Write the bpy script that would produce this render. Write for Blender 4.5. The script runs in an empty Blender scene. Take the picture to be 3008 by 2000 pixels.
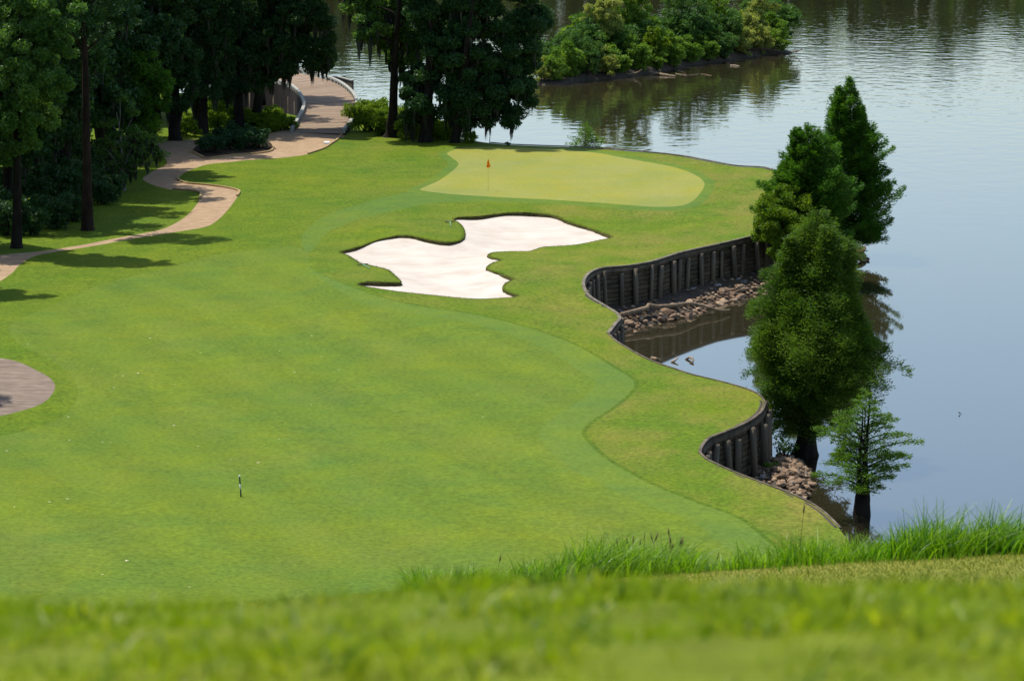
import bpy, bmesh, math, random
import numpy as np
from mathutils import Vector, noise
from mathutils.geometry import delaunay_2d_cdt

random.seed(7)
RNG = np.random.default_rng(7)
sc = bpy.context.scene
COL = sc.collection

# ------------------------------------------------------------------ camera geometry
F = 8900.0                      # focal length in photo pixels (3008 wide)
H = 25.0
PITCH = math.atan(1550.0 / F)
CP, SP = math.cos(PITCH), math.sin(PITCH)
WATER = -3.0

def ray(px, py):
    u, v = px - 1504.0, py - 1000.0
    return (u, F * CP - v * SP, -F * SP - v * CP)

def W(px, py, z=0.0):           # point of a horizontal level seen at a photo pixel
    d = ray(px, py)
    t = (z - H) / d[2]
    return (d[0] * t, d[1] * t, z)

def P(px, py, Y):               # point at distance Y
    d = ray(px, py)
    t = Y / d[1]
    return (d[0] * t, Y, H + d[2] * t)

def sc_at(Y):                   # photo pixels per metre at distance Y
    return F / (Y * CP + 8)

def sstep(a, b, x):
    t = np.clip((np.asarray(x, float) - a) / (b - a), 0, 1)
    return t * t * (3 - 2 * t)

MOUNDS = []
def hgt(x, y):
    x = np.asarray(x, float); y = np.asarray(y, float)
    z = 0.10 * np.sin(x * 0.21 + y * 0.05 + 1.0) + 0.10 * np.sin(y * 0.13 - x * 0.08) + 0.05 * np.sin(x * 0.5 + y * 0.31)
    for (mx, my, rx, ry, a) in MOUNDS:
        z = z + a * np.exp(-((x - mx) / rx) ** 2 - ((y - my) / ry) ** 2)
    # forest floor climbs gently to the left
    z = z + 0.6 * sstep(-30, -60, x)
    # the hill the photographer stands on
    hz = hill(x, y)
    return z * sstep(60, 90, y) + hz

def hill(x, y):
    ys = np.array([-60, 0, 2.0, 3.2, 4.8, 6.0, 10, 16, 20, 24.0, 25.5, 28, 34, 50, 70, 84, 95])
    zs = np.array([25.5, 24.25, 24.2, 24.08, 23.74, 23.30, 22.16, 20.60, 19.66, 18.80, 18.2, 16.9, 14.2, 8.1, 2.5, 0.5, 0.0])
    z = np.interp(y, ys, zs)
    tilt = 0.068 * np.clip(x, -9, 8) * sstep(7, 18, y) * sstep(60, 24, y)
    tilt = tilt + (0.018 * np.sin(x * 2.3 + 0.5) + .010 * np.sin(x * 7.1 + y * 3) + .008 * np.sin(x * 4.3 - y * 9.0)) * sstep(1, 3, y) * sstep(14, 6, y)
    return z + tilt

def G(px, py):
    z = 0.0
    for _ in range(12):
        x, y, _z = W(px, py, z)
        z = float(hgt(x, y))
    return (x, y, z)

def g2(px, py):
    p = G(px, py)
    return (p[0], p[1])

def rad2(px, py, rx, ry, a):
    x, y, _ = W(px, py, 0)
    return (x, y, rx, ry, a)
MOUNDS += [rad2(1230, 690, 3.2, 7, .35), rad2(1500, 615, 7, 6, .30), rad2(1040, 840, 3.0, 6, .25),
           rad2(1640, 790, 4.5, 9, .25), rad2(1300, 450, 6, 12, .15), rad2(800, 430, 9, 14, -.15), rad2(2000, 640, 5, 8, -.1)]

# ------------------------------------------------------------------ mesh helpers
class MB:
    """collects vertices and faces, then links them as ONE mesh object"""
    def __init__(s):
        s.V = []; s.Q = []; s.T = []; s.n = 0
    def add(s, V, Q=None, T=None):
        V = np.asarray(V, float).reshape(-1, 3)
        if Q is not None and len(Q): s.Q.append(np.asarray(Q, int).reshape(-1, 4) + s.n)
        if T is not None and len(T): s.T.append(np.asarray(T, int).reshape(-1, 3) + s.n)
        s.V.append(V); s.n += len(V)
    def tube(s, pts, rad, n=8, cap=True, rough=0.0):
        pts = np.asarray(pts, float); m = len(pts)
        rad = np.broadcast_to(np.asarray(rad, float), (m,))
        d = np.gradient(pts, axis=0)
        d /= np.linalg.norm(d, axis=1)[:, None] + 1e-9
        ref = np.array([1.0, 0, 0]) if abs(d[0][0]) < 0.8 else np.array([0, 1.0, 0])
        a = np.arange(n) * 2 * math.pi / n
        V = []
        for i in range(m):
            u = np.cross(d[i], ref); u /= np.linalg.norm(u) + 1e-9
            w = np.cross(d[i], u)
            r = rad[i] * (1 + rough * RNG.uniform(-1, 1, n))
            V.append(pts[i] + np.outer(np.cos(a) * r, u) + np.outer(np.sin(a) * r, w))
        V = np.concatenate(V)
        Q = []
        for i in range(m - 1):
            for k in range(n):
                k2 = (k + 1) % n
                Q.append((i * n + k, i * n + k2, (i + 1) * n + k2, (i + 1) * n + k))
        T = []
        if cap:
            V = np.concatenate([V, [pts[0]], [pts[-1]]])
            for k in range(n):
                T.append((m * n, (k + 1) % n, k)); T.append((m * n + 1, (m - 1) * n + k, (m - 1) * n + (k + 1) % n))
        s.add(V, Q, T)
    def box(s, c, sx, sy, sz, rz=0.0):
        h = np.array([(x, y, z) for x in (-.5, .5) for y in (-.5, .5) for z in (-.5, .5)]) * [sx, sy, sz]
        ca, sa = math.cos(rz), math.sin(rz)
        V = np.stack([h[:, 0] * ca - h[:, 1] * sa, h[:, 0] * sa + h[:, 1] * ca, h[:, 2]], 1) + np.asarray(c, float)
        s.add(V, [(0, 1, 3, 2), (4, 6, 7, 5), (0, 4, 5, 1), (2, 3, 7, 6), (0, 2, 6, 4), (1, 5, 7, 3)])
    def sweep(s, path, prof):
        """path: list of (x,y,z, nx,ny); prof: closed list of (offset along n, dz)"""
        m = len(prof); V = []
        for (x, y, z, nx, ny) in path:
            for (o, dz) in prof: V.append((x + nx * o, y + ny * o, z + dz))
        Q = []
        for i in range(len(path) - 1):
            for k in range(m):
                k2 = (k + 1) % m
                Q.append((i * m + k, i * m + k2, (i + 1) * m + k2, (i + 1) * m + k))
        b = (len(path) - 1) * m
        if m == 4:
            Q.append((3, 2, 1, 0)); Q.append((b, b + 1, b + 2, b + 3))
        s.add(V, Q)
    def mesh(s, name, smooth=True):
        me = bpy.data.meshes.new(name)
        V = np.concatenate(s.V) if s.V else np.zeros((0, 3))
        Q = np.concatenate(s.Q) if s.Q else np.zeros((0, 4), int)
        T = np.concatenate(s.T) if s.T else np.zeros((0, 3), int)
        me.vertices.add(len(V)); me.vertices.foreach_set('co', V.astype(np.float32).ravel())
        L = np.concatenate([Q.ravel(), T.ravel()]).astype(np.int32)
        me.loops.add(len(L)); me.loops.foreach_set('vertex_index', L)
        st = np.concatenate([np.arange(len(Q)) * 4, len(Q) * 4 + np.arange(len(T)) * 3]).astype(np.int32)
        me.polygons.add(len(Q) + len(T)); me.polygons.foreach_set('loop_start', st)
        me.polygons.foreach_set('use_smooth', np.full(len(Q) + len(T), smooth))
        me.update(calc_edges=True); me.validate()
        return me
    def build(s, name, mat, parent=None, origin=None, smooth=True):
        if origin is not None and s.V:
            s.V = [np.concatenate(s.V) - np.asarray(origin, float)]
        me = s.mesh(name, smooth); me.materials.append(mat)
        o = bpy.data.objects.new(name, me); COL.objects.link(o)
        if parent is not None: o.parent = parent
        elif origin is not None: o.location = origin
        return o

def tag(o, label=None, cat=None, group=None, kind=None):
    if label: o['label'] = label
    if cat: o['category'] = cat
    if group: o['group'] = group
    if kind: o['kind'] = kind
    return o

def thing(name, loc, label, cat, group=None):
    o = bpy.data.objects.new(name, None); COL.objects.link(o)
    o.location = loc; o.empty_display_size = .3
    return tag(o, label, cat, group)

def dup(root, loc, rz=0, scale=None, label=None, group=None):
    r = root.copy(); COL.objects.link(r); r.location = loc; r.rotation_euler = (0, 0, rz)
    if scale: r.scale = scale if hasattr(scale, '__len__') else (scale,) * 3
    if label: r['label'] = label
    if group: r['group'] = group
    for ch in list(root.children):
        c = ch.copy(); COL.objects.link(c); c.parent = r
    return r

def catmull(pts, step=0.4, closed=True):
    pts = [np.asarray(p, float) for p in pts]; n = len(pts); out = []
    rng = range(n) if closed else range(n - 1)
    for i in rng:
        if closed: p0, p1, p2, p3 = pts[i - 1], pts[i], pts[(i + 1) % n], pts[(i + 2) % n]
        else: p0, p1, p2, p3 = pts[max(i - 1, 0)], pts[i], pts[i + 1], pts[min(i + 2, n - 1)]
        k = max(1, int(np.linalg.norm(p2 - p1) / step))
        # centripetal-like tension to keep wildly uneven spacing calm
        m1 = (p2 - p0) * .5; m2 = (p3 - p1) * .5
        L = np.linalg.norm(p2 - p1)
        for m in (m1, m2):
            l = np.linalg.norm(m)
            if l > L * 1.0: m *= L * 1.0 / l
        for j in range(k):
            t = j / k
            out.append((2*t**3-3*t**2+1)*p1 + (t**3-2*t**2+t)*m1 + (-2*t**3+3*t**2)*p2 + (t**3-t**2)*m2)
    if not closed: out.append(pts[-1])
    return np.array(out)

def in_poly(X, Y, poly):
    poly = np.asarray(poly); r = np.zeros(len(X), bool)
    x1, y1 = poly[:, 0], poly[:, 1]; x2, y2 = np.roll(x1, -1), np.roll(y1, -1)
    for a, b, c, d in zip(x1, y1, x2, y2):
        if b == d: continue
        k = ((b > Y) != (d > Y)) & (X < (c - a) * (Y - b) / (d - b) + a)
        r ^= k
    return r

# ------------------------------------------------------------------ materials
def new_mat(name):
    m = bpy.data.materials.new(name); m.use_nodes = True
    nt = m.node_tree; nt.nodes.clear()
    out = nt.nodes.new('ShaderNodeOutputMaterial')
    return m, nt, out

def N(nt, t, **kw):
    n = nt.nodes.new(t)
    for k, v in kw.items():
        if k in n.inputs: n.inputs[k].default_value = v
        else: setattr(n, k, v)
    return n

def coords(nt, scale=(1, 1, 1), rot=(0, 0, 0)):
    tc = N(nt, 'ShaderNodeTexCoord'); mp = N(nt, 'ShaderNodeMapping')
    mp.inputs['Scale'].default_value = scale; mp.inputs['Rotation'].default_value = rot
    nt.links.new(tc.outputs['Object'], mp.inputs['Vector'])
    return mp.outputs['Vector']

def noise_n(nt, vec, scale, detail=4, rough=.55):
    n = N(nt, 'ShaderNodeTexNoise'); n.inputs['Scale'].default_value = scale
    n.inputs['Detail'].default_value = detail; n.inputs['Roughness'].default_value = rough
    nt.links.new(vec, n.inputs['Vector']); return n.outputs['Fac']

def ramp(nt, fac, stops):
    r = N(nt, 'ShaderNodeValToRGB'); e = r.color_ramp.elements
    while len(e) < len(stops): e.new(.5)
    for el, (p, c) in zip(e, stops):
        el.position = p; el.color = (c[0], c[1], c[2], 1) if hasattr(c, '__len__') else (c, c, c, 1)
    nt.links.new(fac, r.inputs['Fac']); return r.outputs['Color']

def mix(nt, fac, a, b, mode='MIX'):
    m = N(nt, 'ShaderNodeMix', data_type='RGBA', blend_type=mode)
    for s, v in ((m.inputs[0], fac), (m.inputs[6], a), (m.inputs[7], b)):
        if isinstance(v, bpy.types.NodeSocket): nt.links.new(v, s)
        elif hasattr(v, '__len__'): s.default_value = (*v[:3], 1)
        else: s.default_value = v
    return m.outputs[2]

def bump(nt, hsock, strength, dist=.05):
    b = N(nt, 'ShaderNodeBump'); b.inputs['Strength'].default_value = strength
    b.inputs['Distance'].default_value = dist
    nt.links.new(hsock, b.inputs['Height']); return b.outputs['Normal']

def principled(nt, out, col, rough=.8, spec=.2, normal=None):
    p = N(nt, 'ShaderNodeBsdfPrincipled')
    if isinstance(col, bpy.types.NodeSocket): nt.links.new(col, p.inputs['Base Color'])
    else: p.inputs['Base Color'].default_value = (*col, 1)
    p.inputs['Roughness'].default_value = rough; p.inputs['Specular IOR Level'].default_value = spec
    if normal is not None: nt.links.new(normal, p.inputs['Normal'])
    if out is not None: nt.links.new(p.outputs[0], out.inputs['Surface'])
    return p

def turf(name, a, b, dry, dryamt, stripes=None, fine=.35, bumpy=.5, dryx=False):
    m, nt, out = new_mat(name)
    v = coords(nt)
    big = noise_n(nt, v, .09, 3)
    mid = noise_n(nt, v, .45, 5, .6)
    fin = noise_n(nt, v, 5.0, 4, .75)
    c = ramp(nt, mid, [(.32, a), (.68, b)])
    c2 = ramp(nt, big, [(.35, (.80, .92, 1.15)), (.65, (1.12, 1.05, .8))])
    c = mix(nt, .75, c, c2, 'MULTIPLY')
    dm = noise_n(nt, coords(nt, (1, .6, 1)), .22, 6, .68)
    dmask = ramp(nt, dm, [(.55 - dryamt * .2, 0), (.80 - dryamt * .2, dryamt)])
    if dryx:       # wear grows towards the sunny shore
        sx_ = N(nt, 'ShaderNodeSeparateXYZ'); nt.links.new(v, sx_.inputs[0])
        mr = N(nt, 'ShaderNodeMapRange'); nt.links.new(sx_.outputs['X'], mr.inputs['Value'])
        for k_, val in (('From Min', -14), ('From Max', 8), ('To Min', .15), ('To Max', 1.0)): mr.inputs[k_].default_value = val
        ml = N(nt, 'ShaderNodeMath', operation='MULTIPLY'); nt.links.new(dmask, ml.inputs[0]); nt.links.new(mr.outputs[0], ml.inputs[1])
        dmask = ml.outputs[0]
    c = mix(nt, dmask, c, dry)
    if stripes:
        w = N(nt, 'ShaderNodeTexWave'); w.inputs['Scale'].default_value = stripes[0]
        w.inputs['Distortion'].default_value = .8; w.inputs['Detail'].default_value = 2
        nt.links.new(coords(nt, rot=(0, 0, math.radians(stripes[1]))), w.inputs['Vector'])
        ws = ramp(nt, w.outputs['Fac'], [(.25, 1 - stripes[2]), (.75, 1 + stripes[2] * .4)])
        c = mix(nt, 1.0, c, ws, 'MULTIPLY')
    sp = ramp(nt, fin, [(.30, 1 - fine), (.68, 1 + fine * .55)])
    c = mix(nt, 1.0, c, sp, 'MULTIPLY')
    hmix = N(nt, 'ShaderNodeMath', operation='ADD')
    nt.links.new(fin, hmix.inputs[0]); nt.links.new(mid, hmix.inputs[1])
    principled(nt, out, c, .9, .05, bump(nt, hmix.outputs[0], bumpy, .06))
    return m

def simple(name, a, b, scale=2.0, rough=.8, spec=.2, bs=.4, bd=.03, stretch=(1, 1, 1), detail=6):
    m, nt, out = new_mat(name)
    n = noise_n(nt, coords(nt, stretch), scale, detail, .62)
    principled(nt, out, ramp(nt, n, [(.3, a), (.7, b)]), rough, spec, bump(nt, n, bs, bd))
    return m

def leafmat(name, a, b, trans=.35, tcol=None, rough=.55, spec=.15, nscale=.35, var=.38):
    """foliage: diffuse leaf with light coming through, colour varying from leaf to leaf and bough to bough"""
    m, nt, out = new_mat(name)
    geo = N(nt, 'ShaderNodeNewGeometry')
    n = noise_n(nt, coords(nt), nscale, 3)
    add = N(nt, 'ShaderNodeMath', operation='MULTIPLY_ADD')
    nt.links.new(geo.outputs['Random Per Island'], add.inputs[0]); add.inputs[1].default_value = var
    sub = N(nt, 'ShaderNodeMath', operation='SUBTRACT'); nt.links.new(n, sub.inputs[0]); sub.inputs[1].default_value = var * .5
    nt.links.new(sub.outputs[0], add.inputs[2])
    c = ramp(nt, add.outputs[0], [(.1, a), (.9, b)])
    p = principled(nt, None, c, rough, spec)
    t = N(nt, 'ShaderNodeBsdfTranslucent')
    tc = mix(nt, 1.0, c, tcol or (1.6, 1.5, .7), 'MULTIPLY')
    nt.links.new(tc, t.inputs['Color'])
    ms = N(nt, 'ShaderNodeMixShader'); ms.inputs[0].default_value = trans
    nt.links.new(p.outputs[0], ms.inputs[1]); nt.links.new(t.outputs[0], ms.inputs[2])
    nt.links.new(ms.outputs[0], out.inputs['Surface'])
    return m

M = {}
M['rough'] = turf('rough_turf', (.068, .119, .008), (.104, .145, .009), (.190, .150, .036), .65, fine=.5, bumpy=.6, dryx=True)
M['fairway'] = turf('fairway_turf', (.082, .131, .016), (.108, .148, .012), (.14, .15, .028), .35, (.075, -24, .05), fine=.36, bumpy=.45)
M['fairway_border'] = turf('fairway_border_turf', (.079, .131, .021), (.104, .148, .017), (.13, .145, .03), .2, fine=.26, bumpy=.4)
M['edge'] = turf('cut_edge_shade_turf', (.058, .104, .009), (.084, .124, .009), (.13, .12, .03), .3, fine=.5, bumpy=.8)  # shade line between the cut heights, put into a darker turf colour
M['green'] = turf('green_turf', (.185, .198, .046), (.200, .198, .032), (.235, .22, .075), .5, (.35, 80, .05), fine=.14, bumpy=.1)
M['collar'] = turf('collar_turf', (.074, .126, .020), (.100, .145, .016), (.13, .15, .03), .2, fine=.3, bumpy=.3)
M['hillturf'] = turf('hill_turf', (.085, .115, .006), (.14, .150, .012), (.21, .175, .05), .6, fine=.3)
M['forest_floor'] = turf('forest_floor_turf', (.030, .058, .005), (.062, .085, .010), (.09, .065, .03), .6)
M['sand'] = simple('bunker_sand', (.365, .310, .255), (.480, .430, .370), .45, .9, .1, .5, .06)
M['soil'] = simple('lip_soil', (.030, .030, .012), (.085, .075, .028), 6, .95, .05, .7, .05)
M['mulch'] = simple('mulch', (.018, .014, .010), (.05, .035, .022), 7, .95, .05, .8, .05)
M['path'] = simple('path_concrete', (.225, .150, .085), (.325, .228, .140), 1.6, .9, .1, .4, .02, detail=9)
M['curb'] = simple('curb_concrete', (.24, .165, .075), (.31, .22, .115), 3, .9, .1, .3, .02)
M['wood_dark'] = simple('weathered_timber', (.036, .030, .021), (.150, .120, .082), 1.5, .9, .15, .6, .03, (1, 1, .25))
M['wood_board'] = simple('stained_boards', (.024, .020, .013), (.120, .092, .060), 1.3, .9, .15, .6, .03, (.6, .6, 1.6))
M['wood_cap'] = simple('grey_timber_cap', (.055, .050, .036), (.20, .17, .12), 2.0, .9, .15, .5, .02)
M['rail'] = simple('silvered_rail_timber', (.20, .20, .165), (.33, .32, .28), 3, .85, .15, .4, .02)
M['bark'] = simple('bark', (.006, .005, .004), (.028, .023, .018), 3.2, .95, .1, .9, .06, (1, 1, .3))
M['bark_red'] = simple('pine_bark', (.010, .0065, .005), (.040, .025, .019), 3.2, .95, .1, .9, .06, (1, 1, .35))
M['bark_grey'] = simple('bare_grey_bark', (.10, .095, .085), (.20, .185, .165), 3.2, .9, .1, .6, .03, (1, 1, .4))
M['drift'] = simple('driftwood', (.10, .075, .05), (.26, .19, .12), 4, .9, .1, .6, .03)
M['drift_pale'] = simple('pale_driftwood', (.28, .21, .14), (.46, .36, .25), 4, .9, .1, .6, .03)
def rockmat(name, a, b):
    m, nt, out = new_mat(name)
    oi = N(nt, 'ShaderNodeObjectInfo'); geo = N(nt, 'ShaderNodeNewGeometry')
    ad = N(nt, 'ShaderNodeMath', operation='ADD'); nt.links.new(oi.outputs['Random'], ad.inputs[0]); nt.links.new(geo.outputs['Random Per Island'], ad.inputs[1])
    fr = N(nt, 'ShaderNodeMath', operation='FRACT'); nt.links.new(ad.outputs[0], fr.inputs[0])
    n = noise_n(nt, coords(nt), 2.2, 5)
    c = mix(nt, 1.0, ramp(nt, fr.outputs[0], [(0, a), (1, b)]), ramp(nt, n, [(.3, .6), (.7, 1.25)]), 'MULTIPLY')
    principled(nt, out, c, .9, .15, bump(nt, n, .6, .05))
    return m
M['rock'] = rockmat('riprap_rock', (.105, .066, .042), (.34, .235, .150))
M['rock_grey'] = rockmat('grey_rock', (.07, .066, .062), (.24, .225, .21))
M['clay'] = rockmat('red_clay_rock', (.22, .075, .035), (.34, .15, .08))
M['mud'] = simple('bank_mud', (.020, .015, .009), (.055, .038, .022), 1.6, .8, .3, .6, .05)
M['white'] = simple('white_paint', (.68, .68, .64), (.8, .8, .77), 9, .5, .4, .1, .01)
M['black'] = simple('black_paint', (.008, .022, .012), (.014, .035, .02), 9, .45, .4, .1, .01)
M['steel'] = simple('grey_metal', (.16, .17, .18), (.26, .27, .28), 9, .45, .5, .1, .01)
M['rakegreen'] = simple('green_handle', (.10, .26, .16), (.16, .34, .22), 9, .6, .3, .1, .01)
M['bird'] = simple('dark_plumage', (.008, .008, .010), (.02, .02, .022), 20, .7, .2, .1, .01)
M['pole_yellow'] = simple('pale_yellow_pole', (.24, .25, .06), (.28, .29, .08), 9, .5, .4, .1, .01)
M['dead_leaf'] = simple('pale_dead_leaf', (.62, .56, .32), (.80, .76, .55), 20, .6, .3, .2, .01)

M['cyp'] = leafmat('cypress_needles', (.012, .056, .008), (.088, .190, .013), .44, (1.35, 1.5, .6))
M['cyp_soft'] = leafmat('cypress_soft_needles', (.020, .066, .010), (.108, .175, .017), .46, (1.4, 1.45, .65))
M['cyp_light'] = leafmat('cypress_light_needles', (.040, .105, .012), (.125, .200, .020), .48, (1.4, 1.5, .6))
M['yellowgreen'] = leafmat('yellow_green_leaves', (.040, .110, .006), (.150, .215, .012), .48)
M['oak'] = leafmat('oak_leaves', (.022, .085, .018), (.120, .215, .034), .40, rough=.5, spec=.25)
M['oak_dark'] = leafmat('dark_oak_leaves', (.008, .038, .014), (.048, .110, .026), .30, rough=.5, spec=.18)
M['bright'] = leafmat('bright_bank_leaves', (.050, .120, .006), (.170, .240, .012), .45)
M['isle'] = leafmat('island_leaves', (.050, .135, .012), (.175, .270, .034), .42)
M['isle_dark'] = leafmat('island_dark_leaves', (.024, .082, .018), (.090, .165, .030), .35)
M['isle_pale'] = leafmat('island_pale_leaves', (.13, .19, .034), (.28, .30, .080), .42)
M['shrub'] = leafmat('bed_shrub_leaves', (.008, .040, .016), (.034, .088, .028), .2)
M['moss'] = leafmat('spanish_moss', (.020, .026, .020), (.085, .088, .068), .25, (1, 1, .9))
M['blade'] = leafmat('near_grass_blades', (.090, .185, .001), (.255, .310, .004), .5, (1.3, 1.3, .5), .6, .1, .9)
M['blade_tuft'] = leafmat('tuft_blades', (.030, .095, .001), (.27, .33, .018), .5, (1.4, 1.3, .5), .5, .25, 6.0, 1.0)
M['straw'] = leafmat('straw_blades', (.30, .30, .12), (.60, .58, .34), .45, (1.2, 1.1, .8), .4, .6, .9)
M['blade_tall'] = leafmat('tall_grass_blades', (.026, .115, .002), (.200, .320, .014), .48, (1.3, 1.4, .5), .42, .3, .8, .7)
M['blade_dry'] = leafmat('dry_grass_blades', (.085, .135, .008), (.200, .215, .032), .4, (1.2, 1.1, .7), .6, .1, 2.0)
M['blade_lip'] = leafmat('lip_grass_blades', (.035, .078, .004), (.09, .125, .010), .35)
M['seed'] = leafmat('seed_heads', (.10, .08, .03), (.2, .16, .06), .2)

def water_mat():
    m, nt, out = new_mat('lake_water')
    v = coords(nt)
    sep = N(nt, 'ShaderNodeSeparateXYZ'); nt.links.new(v, sep.inputs[0])
    # wind: sheltered and glassy near the bank, ruffled further out
    mr = N(nt, 'ShaderNodeMapRange'); mr.interpolation_type = 'SMOOTHSTEP'
    for k, val in (('From Min', 165), ('From Max', 330), ('To Min', .012), ('To Max', 1.0)): mr.inputs[k].default_value = val
    wob = noise_n(nt, coords(nt, (.6, 1, 1)), .02, 3)
    ad = N(nt, 'ShaderNodeMath', operation='MULTIPLY_ADD'); nt.links.new(wob, ad.inputs[0]); ad.inputs[1].default_value = 120
    sb = N(nt, 'ShaderNodeMath', operation='SUBTRACT'); nt.links.new(sep.outputs['Y'], sb.inputs[0]); sb.inputs[1].default_value = 60
    nt.links.new(sb.outputs[0], ad.inputs[2]); nt.links.new(ad.outputs[0], mr.inputs['Value'])
    w1 = noise_n(nt, coords(nt, (.75, .62, 1), (0, 0, .12)), .62, 2, .5)
    w2 = noise_n(nt, coords(nt, (.8, .7, 1), (0, 0, -.2)), 1.7, 2, .5)
    s = N(nt, 'ShaderNodeMath', operation='MULTIPLY_ADD'); nt.links.new(w2, s.inputs[0]); s.inputs[1].default_value = .22
    nt.links.new(w1, s.inputs[2])
    hm = N(nt, 'ShaderNodeMath', operation='MULTIPLY'); nt.links.new(s.outputs[0], hm.inputs[0]); nt.links.new(mr.outputs[0], hm.inputs[1])
    nrm = bump(nt, hm.outputs[0], 1.0, .048)
    c = ramp(nt, noise_n(nt, v, .03, 3), [(.3, (.019, .017, .009)), (.7, (.026, .022, .011))])
    p = principled(nt, out, c, .03, .5, nrm)
    p.inputs['IOR'].default_value = 2.4
    return m
M['water'] = water_mat()

def pad_mat():
    m, nt, out = new_mat('brushed_path_concrete')
    n = noise_n(nt, coords(nt), 1.5, 5)
    st = noise_n(nt, coords(nt, (.25, 2.2, 1), (0, 0, .1)), 1.6, 4, .7)
    c = ramp(nt, n, [(.3, (.150, .112, .084)), (.7, (.205, .158, .120))])
    c = mix(nt, ramp(nt, st, [(.45, 0), (.62, .6)]), c, (.075, .054, .042))
    principled(nt, out, c, .9, .1, bump(nt, st, .4, .03))
    return m
M['pad'] = pad_mat()

def deck_mat():
    m, nt, out = new_mat('bridge_deck_boards')
    geo = N(nt, 'ShaderNodeNewGeometry')
    c = ramp(nt, geo.outputs['Random Per Island'], [(0, (.16, .11, .072)), (.5, (.225, .160, .108)), (1, (.28, .21, .145))])
    n = noise_n(nt, coords(nt, (.4, 3, 1)), 2, 5)
    c = mix(nt, .5, c, ramp(nt, n, [(.3, .6), (.7, 1.2)]), 'MULTIPLY')
    principled(nt, out, c, .9, .1)
    return m
M['deck'] = deck_mat()

def flag_mat():
    m, nt, out = new_mat('checkered_flag')
    uv = N(nt, 'ShaderNodeTexCoord')
    ch = N(nt, 'ShaderNodeTexChecker'); ch.inputs['Scale'].default_value = 1.0
    ch.inputs['Color1'].default_value = (.95, .42, .01, 1); ch.inputs['Color2'].default_value = (.62, .07, .008, 1)
    mp = N(nt, 'ShaderNodeMapping'); mp.inputs['Scale'].default_value = (8, .01, 7.5)
    nt.links.new(uv.outputs['Object'], mp.inputs['Vector']); nt.links.new(mp.outputs[0], ch.inputs['Vector'])
    p = principled(nt, None, ch.outputs['Color'], .7, .2)
    t = N(nt, 'ShaderNodeBsdfTranslucent'); nt.links.new(ch.outputs['Color'], t.inputs['Color'])
    ms = N(nt, 'ShaderNodeMixShader'); ms.inputs[0].default_value = .55
    nt.links.new(p.outputs[0], ms.inputs[1]); nt.links.new(t.outputs[0], ms.inputs[2]); nt.links.new(ms.outputs[0], out.inputs['Surface'])
    return m
M['flag'] = flag_mat()

# ------------------------------------------------------------------ outlines, traced on the ground
A_px = [(2464,1558),(2407,1508),(2335,1472),(2263,1445),(2191,1419),(2143,1400),(2096,1379),(2072,1367),(2053,1347)]
B_px = [(2053,1347),(2057,1328),(2079,1297),(2120,1276),(2167,1254),(2206,1233),(2234,1209),(2244,1185)]
C_px = [(2244,1185),(2234,1166),(2210,1149),(2158,1130),(2096,1113),(2039,1100),(1969,1078),(1918,1061),(1873,1040),(1841,1021),(1809,1002),(1784,978)]
D_px = [(1784,978),(1797,960),(1809,944),(1819,933),(1809,919),(1790,909),(1762,895),(1736,882),(1720,868),(1712,849),(1717,830),(1736,810),(1774,793),(1841,782),(1921,766),(2001,740),(2096,715),(2160,702),(2230,689),(2310,672),(2360,640)]
E_px = [(2360,640),(2372,600),(2350,550),(2300,517),(2244,499),(2163,494),(2078,479),(1993,462),(1909,451),(1824,443),(1739,434),(1654,430),(1570,428),(1502,426),(1440,421)]
def seg(px): return [W(*p)[:2] for p in px]
SEG = {k: catmull(seg(v), .5, False) for k, v in dict(A=A_px, B=B_px, C=C_px, D=D_px, E=E_px).items()}
bank_pts = [W(*p)[:2] for p in [(1440,421),(1380,412),(1300,395),(1200,368),(1120,345),(1075,330),(1040,340),(960,350),(890,345),(850,335),(790,322),(700,318)]]
bank_pts += [(-36, 285), (-52, 330)]
BANK = catmull(bank_pts, 1.0, False)
near_shore = np.array([(60, 84), (30, 84.5), (16, 86), (12.2, 92), (11.9, 100)])
land = np.concatenate([near_shore, SEG['A'], SEG['B'][1:], SEG['C'][1:], SEG['D'][1:], SEG['E'][1:], BANK[1:],
                       np.array([(-120, 340), (-320, 340), (-320, 84)])])

bunker_px = [(1000,739),(1061,726),(1112,714),(1171,707),(1205,709),(1260,717),(1315,720),(1349,712),(1362,699),(1364,680),(1356,665),(1343,656),(1332,651),(1345,645),(1400,642),(1451,637),(1515,631),(1578,631),(1629,635),(1663,646),(1705,656),(1748,669),(1790,684),(1794,692),(1769,699),(1727,709),(1684,716),(1599,721),(1578,728),(1553,738),(1493,740),(1451,745),(1435,754),(1436,762),(1455,769),(1472,775),(1447,784),(1430,796),(1436,805),(1464,815),(1506,833),(1485,843),(1477,858),(1489,866),(1519,879),(1472,885),(1387,890),(1260,881),(1154,873),(1053,860),(1078,851),(1171,849),(1173,839),(1154,818),(1137,801),(1091,786),(1061,777),(1040,762),(1019,748)]
green_px = [(1313,447),(1324,440),(1358,433),(1451,432),(1536,434),(1621,438),(1705,444),(1769,453),(1833,468),(1892,481),(1965,496),(2028,517),(2067,542),(2064,561),(2035,589),(2003,602),(1952,607),(1892,606),(1705,595),(1578,587),(1451,580),(1324,573),(1260,567),(1233,561),(1256,546),(1294,527),(1328,504),(1345,487),(1345,476),(1328,461)]
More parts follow.
